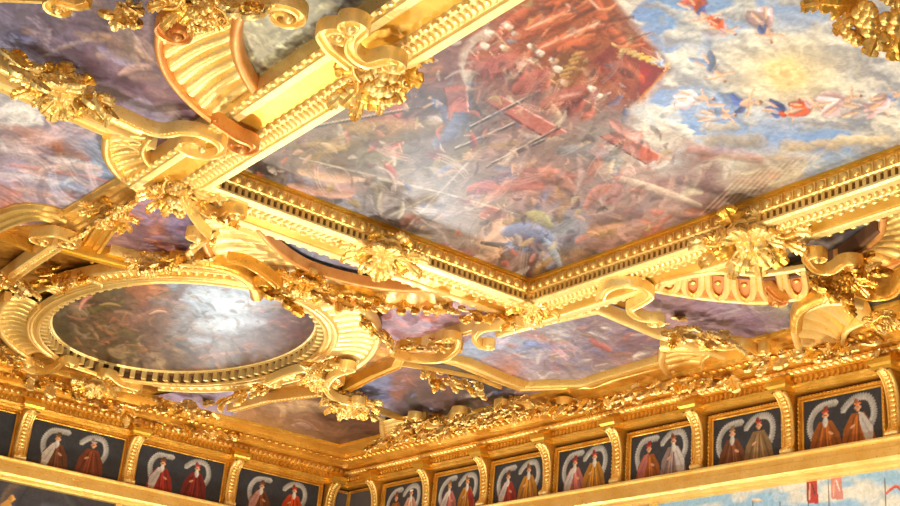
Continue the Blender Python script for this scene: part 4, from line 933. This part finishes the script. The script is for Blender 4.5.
volute_strap('scroll on the top of the large fluted shell at the top of the photo', [(228, 0), (240, 8), (256, 12), (270, 8)], 11.0, 0.22, 0, 1, .34, mat=PALE)
volute_strap('curled scroll at the left end of the top rail in the top left corner', [(62, 4), (76, 8), (86, 6)], 11.0, 0.22, -1, 0, .22, mat=GOLD)
volute_strap('round scroll on the shoulder of the large fluted shell', [(178, 18), (168, 22), (160, 30)], 11.1, 0.20, 0, -1, .28, mat=ROSE)
volute_strap('large dark scroll above the round shell at the right photo edge', [(858, 296), (874, 300), (892, 296), (902, 280)], 10.95, 0.24, 0, 1, .5, mat=DEEP)
volute_strap('scroll hooked over the dark rim of the arches at right', [(806, 262), (816, 272), (830, 274), (842, 266)], 10.95, 0.19, 1, 1, .22, mat=GOLD)
volute_strap('barrel shaped scroll at the right end of the copper arches', [(768, 290), (776, 298), (784, 302)], 11.1, 0.17, 0, 1, .2, mat=ROSE)
volute_strap('scroll above the left fluted part of the shell band under the great frame', [(196, 206), (204, 214), (218, 220), (226, 214)], 11.1, 0.17, 0, 1, .22)
volute_strap('round volute in the foliage knot between the oval and the shell band', [(226, 262), (246, 266), (266, 278), (278, 288)], 10.95, 0.22, 0, 1, .34, mat=DEEP)
volute_strap('scroll beneath the oval where the twisted fluted band begins', [(112, 378), (122, 386), (136, 390)], 11.2, 0.19, -1, 1, .24)
volute_strap('wide scroll under the left end of the oval near the cornice', [(20, 366), (34, 374), (52, 372), (62, 364)], 11.15, 0.19, 1, 1, .24)
volute_strap('double scroll in the foliage right of the twisted fluted band', [(268, 384), (286, 376), (304, 372), (318, 378)], 11.1, 0.19, -1, 1, .22, mat=PALE)
volute_strap('long low scroll below the eight sided painting near the cornice of the right wall', [(506, 410), (528, 409), (550, 412), (570, 408)], 11.3, 0.17, 1, -1, .26)
volute_strap('small scroll where the kinked strap ends above the small curled shell', [(700, 346), (724, 350), (744, 348), (756, 354)], 11.15, 0.16, 1, -1, .2)
volute_strap('short scroll on the left beam below the long strap at the left photo edge', [(34, 238), (52, 236), (72, 242)], 11.2, 0.17, -1, 1, .26)
volute_strap('scroll pair above the corner of the hall below the dark smoky painting', [(410, 420), (426, 428), (446, 424), (454, 414)], 11.3, 0.16, 1, 1, .22)

# --- bosses
boss('lion faced mask with leaves in the middle of the short side of the great frame', (384, 254), (-8, 20), 11.28, 1.05, 1)
boss('lion faced mask on the far long side of the great frame, right of centre', (750, 240), (8, 22), 11.28, 1.25, 2)
boss('fruit and leaf boss in the middle of the near long side of the great frame', (380, 72), (20, 12), 11.28, 1.05, 3, True, 'fruit_boss')
boss('large leafy boss hanging in the top right corner of the photo', (884, 4), (-14, 16), 11.2, 1.25, 4, True, 'leaf_boss', GOLD)
boss('fruit boss at the junction of the great frame and the left beam', (180, 192), (10, 12), 11.3, .9, 5, True, 'fruit_boss')
boss('small leaf boss on the outer tip of the great frame corner', (533, 306), (0, 12), 11.4, .75, 6, False, 'leaf_boss')
boss('fruit cluster on the top of the large fluted shell in the top left', (204, 2), (8, 14), 11.2, .85, 7, True, 'fruit_boss', GOLD)
boss('leaf faced mask in the middle of the long straight strap at left', (62, 92), (-4, 14), 11.35, .95, 8)
boss('mask in the foliage knot between the oval painting and the shell band', (306, 284), (-14, 14), 11.15, .8, 9, False, 'mask_boss', DEEP)
boss('fruit cluster in the dark foliage above the round shell at right', (842, 280), (-10, 12), 11.2, .75, 10, True, 'fruit_boss', DEEP)
boss('fruit cluster beside the rim of the round shell at the right photo edge', (884, 322), (-4, 10), 11.1, .5, 11, True, 'fruit_boss', GOLD)
boss('mask below the pointed left end of the oval painting', (96, 386), (-4, 12), 11.3, .8, 12)
boss('leaf mask on the arched strap above the left end of the oval', (150, 264), (0, 12), 11.3, .6, 13)
boss('leaf boss at the right end of the double scroll below the oval painting', (318, 380), (0, 12), 11.3, .7, 14)
boss('leaf boss between the brown streaked painting and the dark smoky one', (352, 404), (4, 10), 11.25, 1.0, 15)
boss('fruit boss left of the small rosy painting on its gilded side strip', (108, 214), (-8, 12), 11.4, .7, 16, True, 'fruit_boss', GOLD)

# --- acanthus sprays
SP = [('bright acanthus spray on the upper strap at the left photo edge', (4, 58), (50, 80), 11.2, 1.0, PALE),
 ('bright acanthus spray right of the leaf faced mask on the long strap', (74, 84), (116, 108), 11.2, 1.0, PALE),
 ('gilded spray hanging from the top edge beside the purple painting', (96, 4), (150, 18), 11.3, .9, GOLD),
 ('gilded spray right of the upper left fruit cluster at the top photo edge', (222, 4), (276, 4), 11.1, 1.0, PALE),
 ('low foliage covering the beam right of the small rosy painting', (204, 206), (236, 222), 11.35, .6, GOLD),
 ('foliage between the small rosy painting and the oval fluted band', (140, 262), (212, 258), 11.3, .8, GOLD),
 ('foliage on the left beam below the fruit boss junction', (84, 232), (140, 196), 11.35, .6, GOLD),
 ('foliage right of the small rosy painting climbing to the shell band', (176, 262), (206, 236), 11.25, .8, DEEP),
 ('dense foliage knot at the upper right of the oval painting', (258, 284), (298, 298), 11.1, 1.0, DEEP),
 ('dense foliage knot right of the oval mask, below the shell band', (308, 288), (352, 302), 11.1, .8, GOLD),
 ('foliage crest between the shell band and the small yellow arch', (352, 298), (388, 306), 11.15, .6, DEEP),
 ('leafy run along the lower edge of the shell band left of the frame corner', (392, 304), (452, 310), 11.2, .6, GOLD),
 ('foliage below the shell band near the great frame corner', (456, 312), (516, 318), 11.3, .7, GOLD),
 ('leafy knot at the left of the pink and mauve fragment', (358, 318), (392, 340), 11.25, .8, GOLD),
 ('leafy run along the zigzag strap left of the eight sided painting', (404, 342), (452, 346), 11.3, .6, PALE),
 ('leafy spray on the moulding between eight sided and dark smoky paintings', (424, 376), (486, 392), 11.4, .7, PALE),
 ('gilded spray below the right fluted shell of the oval', (300, 360), (346, 362), 11.3, .8, PALE),
 ('gilded foliage left of the double scroll, below the oval ring', (224, 396), (276, 384), 11.3, .8, GOLD),
 ('gilded foliage crest at the top of the brown streaked painting', (318, 394), (376, 412), 11.3, .7, PALE),
 ('foliage at the left photo edge beneath the left fluted shell', (-8, 350), (36, 362), 11.3, .8, GOLD),
 ('dense foliage under the left part of the oval ring', (20, 374), (80, 392), 11.35, .8, DEEP),
 ('dense foliage under the middle left of the oval ring', (84, 396), (140, 408), 11.4, .8, GOLD),
 ('foliage over the small mauve fragment below the oval', (150, 402), (214, 410), 11.3, .8, GOLD),
 ('foliage between the mauve fragment and the left cornice', (120, 410), (196, 426), 11.4, .8, PALE),
 ('foliage left of the mauve fragment above the left cornice', (44, 392), (118, 410), 11.4, .8, DEEP),
 ('low foliage at the far left just above the left cornice', (-10, 378), (44, 392), 11.45, .6, DEEP),
 ('low foliage left of the brown streaked painting above the cornice', (180, 422), (240, 434), 11.45, .7, GOLD),
 ('low foliage above the hall corner on the left side', (300, 456), (352, 462), 11.5, .5, GOLD),
 ('foliage right of the hall corner above the right cornice', (366, 444), (432, 432), 11.45, .7, GOLD),
 ('foliage below the dark smoky painting left of centre', (396, 424), (462, 418), 11.4, .8, GOLD),
 ('foliage below the dark smoky painting right of centre', (456, 416), (516, 406), 11.4, .8, PALE),
 ('foliage under the bottom moulding of the eight sided painting, left half', (500, 402), (560, 404), 11.4, .8, GOLD),
 ('foliage under the bottom moulding of the eight sided painting, right half', (562, 406), (628, 398), 11.4, .8, GOLD),
 ('foliage right of the eight sided painting above the right cornice', (626, 390), (688, 378), 11.35, .9, PALE),
 ('foliage between the small curled shell and the right cornice', (700, 380), (752, 370), 11.35, .9, GOLD),
 ('low foliage under the scalloped moulding of the violet grey painting', (744, 362), (806, 350), 11.3, .9, PALE),
 ('bright foliage spray on the kinked strap below the violet grey painting', (654, 326), (700, 330), 11.2, .8, PALE),
 ('bright foliage spray continuing right along the kinked strap', (694, 334), (736, 342), 11.2, .7, PALE),
 ('dark foliage right of the copper arches', (806, 278), (846, 296), 11.15, .9, DEEP),
 ('dark foliage above the large scroll at the right photo edge', (846, 262), (896, 262), 11.15, .9, DEEP),
 ('foliage below the round shell at the right photo edge', (812, 352), (880, 340), 11.25, .9, GOLD),
 ('foliage right of the round shell against the right photo edge', (868, 352), (908, 336), 11.3, .7, GOLD),
 ('foliage on the left strap junction above the left end of the oval', (30, 276), (96, 280), 11.3, .8, DEEP),
 ('foliage at the left photo edge above the left fluted shell', (-8, 272), (34, 292), 11.3, .8, GOLD),
 ('low foliage above the right cornice below the hall side scroll', (430, 432), (500, 416), 11.42, .75, GOLD),
 ('low foliage above the right cornice under the eight sided painting', (506, 412), (604, 398), 11.42, .8, GOLD),
 ('low foliage above the right cornice beneath the small curled shell', (608, 395), (704, 377), 11.42, .8, GOLD)]
for k, (lab, a, b, z, s, m) in enumerate(SP): spray(lab, a, b, z - .03, s * 1.3, 100 + k, m, rose=k % 2 == 0)

# ================================================================ frieze of portraits
def wallpt(side, u, v, o):
    """u along the wall, v height, o out into the room"""
    return (XW - o, u, v) if side == 'r' else (u, YW - o, v)
SK = (206,150,112)
def portrait(p, seed, cols, sgn):
    """two bearded men in robes and horned caps with curling blank scrolls; A from left 0.., B up"""
    r = random.Random(seed); Wd = p.A.max(); H = p.B.max()
    p.C[:] = srgb((52, 54, 60)); p.C *= (1 + .35 * (fbm(p.A * 2, p.B * 2, seed) - .5))[:, None]
    for k, (robe, cape, cap) in enumerate(cols):
        cx = Wd * (.29 if k == 0 else .69) + r.uniform(-.05, .05); s = 1 if k == 0 else -1; hy = H * (.66 if k == 0 else .72) + r.uniform(-.03, .03)
        dx = r.uniform(-.05, .05)
        if k == 0: R = [(cx + .36, hy + .30), (cx + .02, hy + .29), (cx - .26, hy + .22 + dx), (cx - .46, hy - .05), (cx - .47 + dx, hy - .35), (cx - .34, hy - .6), (cx - .14, hy - .8)]
        else: R = [(cx - .46, hy - .02), (cx - .26, hy + .17), (cx, hy + .27), (cx + .34, hy + .22), (cx + .48, hy - .06 + dx), (cx + .44, hy - .36), (cx + .26, hy - .66)]
        R = catmull(R, 5); p.line(R, .115, (168,166,162), shade=.3, soft=.2)
        for q in R[2:-2:2]: p.stroke(q[0] - .03, q[1] - .04, q[0] + .03, q[1] + .04, .014, (116,112,108), .1, .8, .6)
        lt = [min(255, c * 1.3) for c in robe]
        p.poly([(cx - .2, hy - .14), (cx + .19, hy - .14), (cx + .42, hy - .5), (cx + .52, 0), (cx - .52, 0), (cx - .44, hy - .5)], robe, 1, .2)
        for q in range(5): p.stroke(cx + (q - 2) * .06, hy - .25, cx + (q - 2) * .19, .04, .05, [c * (1.25 if q % 2 else .72) for c in robe], .6, .7, .8)
        if cape:
            p.poly([(cx - s * .02, hy - .1), (cx - s * .16, hy - .16), (cx - s * .44, hy - .55), (cx - s * .42, .1), (cx - s * .22, .06), (cx - s * .05, hy - .4)], cape, 1, .12)
            p.stroke(cx - s * .12, hy - .3, cx - s * .34, .25, .04, [c * .75 for c in cape], .4, .8, .7)
        p.stroke(cx + s * .02, hy - .2, cx + s * .06, .1, .035, lt, .3, .6)
        p.stroke(cx + s * .10, hy - .44, cx + s * .22, hy - .5, .05, SK, .4, .4)
        p.stroke(cx, hy - .04, cx, hy + .05, .125, SK, .45, .25)
        if r.random() < .8: p.stroke(cx - s * .01, hy - .26, cx, hy - .06, .105, (200,194,184), .3, .45)
        p.stroke(cx - .045, hy + .01, cx + .045, hy + .01, .013, (70,40,30), .1, .6)
        p.stroke(cx - .09, hy + .11, cx + .09, hy + .11, .04, [min(255, c * 1.25) for c in cap], .2, .3); p.stroke(cx - .03, hy + .15, cx + s * .05, hy + .22, .085, [c * .9 for c in cap], .4, .3)
    p.stroke(Wd * .4, .06, Wd * .95, .09, .03, (44,40,42), .1, .8, .7)
OR, BR, RD, PK, GD, WH, YE = (150,84,34), (110,66,42), (150,48,40), (176,104,96), (130,104,70), (196,190,184), (170,116,40)
panels = [
 ('r', 18.9, 21.28, [(OR, None, (150,60,40)), (OR, WH, (170,100,60))], 'two ochre robed figures, one white caped, rightmost portrait pair of the frieze'),
 ('r', 22.02, 24.38, [(BR, None, (140,110,80)), (GD, None, (140,60,40))], 'brown robed man beside one in dull green, second portrait pair from the right'),
 ('r', 25.2, 27.6, [(OR, PK, RD), ((140,120,116), WH, (130,70,50))], 'orange and pink robed man beside a grey white one, third portrait pair from the right'),
 ('r', 28.4, 30.8, [(PK, WH, RD), (YE, None, RD)], 'man in pink beside a red capped man in yellow, fourth portrait pair from right'),
 ('r', 31.5, 34.0, [(RD, WH, BR), (YE, None, (120,80,50))], 'red robed man beside a man in tan, fifth portrait pair from the right'),
 ('r', 34.65, 37.17, [(PK, WH, (150,110,60)), (YE, RD, (150,100,50))], 'pink and white robed man beside a yellow one, sixth portrait pair from the right'),
 ('r', 37.95, 40.35, [(OR, None, (130,60,40)), ((186,140,120), None, WH)], 'orange clad figure beside a pale pink one, portrait pair nearest the blank corner panel'),
 ('l', 22.5, 25.95, [(BR, (190,140,130), BR), ((186,66,30), None, (150,50,30))], 'white collared man beside one in bright orange red, first portrait pair left of corner'),
 ('l', 18.5, 21.85, [(RD, WH, BR), ((120,40,36), None, (150,60,50))], 'man in white shawl beside a dark red one, second portrait pair left of corner'),
 ('l', 14.6, 17.9, [(BR, (214,208,196), (110,80,40)), ((120,60,36), None, (150,130,130))], 'man in large white cape beside a red brown one, third portrait pair left of corner'),
 ('l', 10.7, 14.0, [(BR, None, BR), (BR, None, (150,60,50))], 'portrait panel cut off by the left photo edge, only a pale ribbon visible')]
Z0, Z1 = 8.9, 10.30
def frame_mesh(side, a, b, z0, z1, w=.12, d=.16):
    """rectangular picture frame standing against a wall"""
    mb = MB(); prof = [(0, .02), (0, .08), (.02, .1), (w * .35, .1), (w * .5, .07), (w * .7, d), (w, d), (w + .03, d - .04), (w + .03, 0)]
    cor = [(a, z0, -1, -1), (b, z0, 1, -1), (b, z1, 1, 1), (a, z1, -1, 1)]; rows = []
    for u, v, su, sv in cor: rows.append([wallpt(side, u + su * s, v + sv * s, o) for s, o in prof])
    mb.grid(rows, closed=True)
    for (u0, v0), (u1, v1) in (((a, z0), (b, z0)), ((b, z0), (b, z1)), ((b, z1), (a, z1)), ((a, z1), (a, z0))):
        L = math.hypot(u1 - u0, v1 - v0); n = int(L / .11)
        for k in range(n):
            t = (k + .5) / n; u = u0 + (u1 - u0) * t; v = v0 + (v1 - v0) * t
            su = 0 if v0 == v1 else (1 if u0 == b else -1); sv = 0 if u0 == u1 else (1 if v0 == z1 else -1)
            c = wallpt(side, u + su * w * .85, v + sv * w * .85, d)
            mb.blob(c, (.035, .035, .035), 0, 6, 4)
    return mb
for k, (side, a, b, cols, label) in enumerate(panels):
    zt = Z1 if side == 'r' else 10.40
    t = thing('portrait_panel', label, 'painting', wallpt(side, (a + b) / 2, Z0, 0), 'portrait pairs of the frieze')
    wd = b - a
    def pp(P, U, V, k=k, side=side, cols=cols, wd=wd):
        p = Paint(U.copy(), V.copy()); portrait(p, k + 3, cols, 1); return np.clip(p.C, 0, 1)
    def to3(U, V, side=side, a=a, b=b):
        if side == 'r': return np.stack([np.full(len(U), XW - .05), b - U, Z0 + V], 1)
        return np.stack([a + U, np.full(len(U), YW - .05), Z0 + V], 1)
    flat_mesh('canvas', 0, wd, 0, zt - Z0, .02, to3, CANW, pp, parent=t)
    frame_mesh(side, a, b, Z0, zt).build('frame', DEEP, t)
# blank panels in the corner
for side, a, b, lab in (('r', 41.15, 42.75, 'narrow blank slate blue panel on the right hand side of the hall corner'), ('l', 26.75, 27.25, 'narrow blank slate blue panel on the left hand side of the hall corner')):
    t = thing('corner_panel', lab, 'panel', wallpt(side, (a + b) / 2, Z0, 0))
    mb = MB(); q = [wallpt(side, u, v, o) for o in (.01, .05) for u, v in ((a, Z0), (b, Z0), (b, 10.35), (a, 10.35))]
    mb.add(q, [(0, 1, 2, 3), (4, 5, 6, 7), (0, 1, 5, 4), (1, 2, 6, 5), (2, 3, 7, 6), (3, 0, 4, 7)])
    mb.build('board', plain('slate_blue_paint', (84, 80, 84)), t, smooth=False)
    frame_mesh(side, a, b, Z0, 10.35, .07, .12).build('frame', DEEP, t)
# console brackets between the panels
def bracket(side, u, label, hw=.2):
    base = wallpt(side, u, 8.9, 0); t = thing('console_bracket', label, 'bracket', base, 'console brackets of the frieze')
    path = [(.66, 10.52), (.60, 10.50), (.50, 10.44), (.38, 10.30), (.29, 10.10), (.24, 9.85), (.22, 9.6), (.21, 9.35), (.22, 9.2), (.27, 9.08), (.36, 9.0)]
    path = catmull(path, 4)
    def W3(o, du, z): return wallpt(side, u + du, z, o)
    mb = MB(); rows = []
    for i, (o, z) in enumerate(path):
        j = min(i + 1, len(path) - 1); h = max(j - 1, 0)
        d = np.array(path[j]) - np.array(path[h]); d = d / (np.linalg.norm(d) + 1e-9); nx, nz = -d[1], d[0]
        if nx < 0: nx, nz = -nx, -nz
        w = hw * (1 - .15 * i / len(path)); row = []
        for du, e in ((-1, -.02), (-1, .03), (-.85, .06), (-.72, .06), (-.62, .02), (.62, .02), (.72, .06), (.85, .06), (1, .03), (1, -.02)):
            row.append(W3(o + nx * e, du * w, z + nz * e))
        rows.append(row)
    mb.grid(rows)
    for i in range(1, len(path) - 1):      # guilloche discs on the band
        if i % 2: continue
        o, z = path[i]; c = W3(o + .03, 0, z); h = (.05, hw * .5, .075) if side == 'r' else (hw * .5, .05, .075)
        mb.blob(c, h, 0, 8, 5)
    mb.build('band', GOLD, t)
    mb = MB(); w = hw * .8; pl = [(0.02, 10.52)] + [(o - .015, z) for o, z in path] + [(.02, 9.0)]; n = len(pl)
    v = [W3(o, -w, z) for o, z in pl] + [W3(o, w, z) for o, z in pl]
    mb.add(v, [tuple(range(n)), tuple(range(n, 2 * n))[::-1]] + [(i, (i + 1) % n, (i + 1) % n + n, i + n) for i in range(n)])
    mb.build('web', DEEP, t, smooth=False)
    mb = MB(); c0 = W3(.30, 0, 8.98)
    rows = []
    for k in range(13):
        aa = 2 * math.pi * k / 12; rows.append([W3(.30 + r * math.cos(aa), du, 8.99 + r * .9 * math.sin(aa)) for du, r in ((-hw, .0), (-hw, .07), (-hw * .9, .1), (0, .085), (hw * .9, .1), (hw, .07), (hw, .0))])
    mb.grid(rows); mb.build('foot_scroll', PALE, t)
    # abacus block under the cornice
    mb = MB(); q = [W3(o, du * (hw + .08 + e), z) for z, e, o in ((10.54, 0, .72), (10.62, 0, .74), (10.68, .05, .8), (10.8, .05, .82)) for du in (-1, 1)]
    r0 = [[W3(0.05, -(hw + .08 + e), z), W3(o, -(hw + .08 + e), z), W3(o, (hw + .08 + e), z), W3(0.05, (hw + .08 + e), z)] for z, e, o in ((10.52, 0, .68), (10.6, 0, .7), (10.66, .05, .76), (10.78, .05, .78), (10.86, 0, .5), (11.0, 0, .46))]
    mb.grid(r0, wrap=True); mb.add(r0[0], [(0, 1, 2, 3)]); mb.build('abacus', YELL, t, smooth=False)
wr = ['right of all the portrait pairs, at the right edge of the photo', 'between the rightmost and second portrait pairs from the right', 'between the second and third portrait pairs from the right', 'between the third and fourth portrait pairs from the right',
      'between the fourth and fifth portrait pairs from the right', 'between the fifth and sixth portrait pairs from the right', 'between the sixth portrait pair and the one beside the blank corner panel', 'on the right hand wall, framing the narrow blank corner panel']
for u, s in zip((18.45, 21.65, 24.8, 28.0, 31.15, 34.33, 37.56, 40.78), wr): bracket('r', u, 'gilded scroll bracket ' + s)
for u, s in zip((26.4, 22.17, 18.2, 14.3), ('on the left hand wall beside the blank corner panel', 'left of the portrait pair with the bright orange red robe', 'right of the large white cape portrait pair', 'left of the large white cape portrait pair')):
    bracket('l', u, 'gilded scroll bracket ' + s, .22)

# ================================================================ wall paintings beneath the ledge
def wall_canvas(t, side, u0, u1, v0, v1, painter, cell=.03):
    def pp(P, U, V):
        p = Paint(U.copy(), V.copy()); painter(p); return np.clip(p.C, 0, 1)
    def to3(U, V): return np.stack([np.full(len(U), XW - .06), U, V], 1) if side == 'r' else np.stack([U, np.full(len(U), YW - .06), V], 1)
    flat_mesh('canvas', u0, u1, v0, v1, cell, to3, CANW, pp, parent=t)
def sky(p):
    p.C[:] = srgb((140, 176, 206)); n = fbm(p.A * .9, p.B * 2.2, 4, 5); k = np.clip((n - .42) * 6, 0, 1)[:, None]
    p.C = p.C * (1 - k) + srgb((206, 204, 196)) * k
    for u, v in ((21.05, 8.0), (20.3, 8.02)):
        p.poly([(u - .17, v - .42), (u + .17, v - .38), (u + .2, v + .2), (u - .14, v + .2)], (168, 62, 56) if u > 21 else (196, 130, 120)); p.stroke(u - .08, v - .2, u + .02, v + .1, .03, (90, 60, 60) if u > 21 else (220, 200, 190)); p.stroke(u + .1, v - .3, u + .08, v + .1, .03, (214, 160, 140))
    for u, v0, v1 in ((21.2, 6.8, 8.3), (20.55, 6.8, 8.3), (22.1, 6.8, 7.75), (23.0, 6.8, 7.9), (18.9, 6.8, 8.0), (24.2, 6.8, 7.6)): p.line([(u, v0), (u, v1)], .02, (96, 76, 50))
    for u, v in ((21.2, 7.3), (20.6, 7.35), (22.1, 7.4)): p.poly([(u - .06, v - .3), (u + .06, v - .3), (u + .13, v + .1), (u - .13, v + .1)], (120, 96, 60))
    p.line(catmull([(18.9, 7.6), (18.6, 7.75), (18.4, 7.6), (18.1, 7.75), (17.9, 7.7)], 5), .05, (190, 84, 70))
    p.stroke(23.0, 7.9, 22.7, 7.85, .06, (214, 190, 160))
t = thing('wall_painting', 'wall painting of blue sky with masts and red banners beneath the right hand ledge', 'painting', (XW, 20, 6.2))
wall_canvas(t, 'r', 12.0, 26.45, 6.2, 8.2, sky)
def brown(p): p.C[:] = srgb((120, 80, 64)); p.crowd(60, (p.A.min(), p.B.min(), p.A.max(), p.B.max()), .3, 3, [(90,60,50),(170,120,90),(70,56,60)], .3)
t = thing('wall_painting', 'brown wall painting left of the blue sky one beneath the right hand ledge', 'painting', (XW, 32, 6.2)); wall_canvas(t, 'r', 26.7, 40.0, 6.2, 8.2, brown, .05)
mb = MB(); mb.box((XW - .08, 26.58, 7.2), (.08, .13, 1.0)); mb.box((XW - .17, 26.58, 7.2), (.02, .05, 1.0))
tag(mb.build('gilded_divider', PALE), 'narrow gilded upright strip separating the blue sky wall painting from the brown one', 'moulding')
def dark(p):
    p.C[:] = srgb((62, 60, 66)); p.C *= (1 + .5 * (fbm(p.A, p.B, 8) - .5))[:, None]
    p.crowd(40, (p.A.min(), p.B.min(), p.A.max(), p.B.max()), .3, 5, [(50,46,52),(96,80,70),(84,84,96)], .4)
    g = (196, 140, 70)
    p.poly([(13.0, 6.2), (15.3, 6.2), (15.25, 7.3), (15.0, 7.5), (14.9, 7.35), (14.5, 7.4), (14.35, 7.7), (14.1, 7.4), (13.7, 7.6), (13.4, 7.4), (13.0, 7.6)], g, 1, .4)
    p.stroke(14.42, 7.62, 14.42, 7.72, .16, (206,150,80), .5); p.stroke(13.5, 7.5, 13.6, 7.5, .16, (190,130,70), .5)
    p.stroke(16.7, 7.1, 17.6, 7.25, .22, (130,80,54), .4)
t = thing('wall_painting', 'dark wall painting with a golden throne back in the bottom left photo corner', 'painting', (15, YW, 6.2)); wall_canvas(t, 'l', 9.0, 17.95, 6.2, 8.2, dark)
t = thing('wall_painting', 'dark wall painting right of the throne one beneath the left hand ledge', 'painting', (22, YW, 6.2)); wall_canvas(t, 'l', 18.2, 26.9, 6.2, 8.2, dark)
mb = MB(); mb.box((18.08, YW - .08, 7.2), (.12, .08, 1.0)); mb.box((18.08, YW - .17, 7.2), (.05, .02, 1.0))
tag(mb.build('gilded_divider', PALE), 'narrow gilded upright strip between the two dark wall paintings at bottom left', 'moulding')
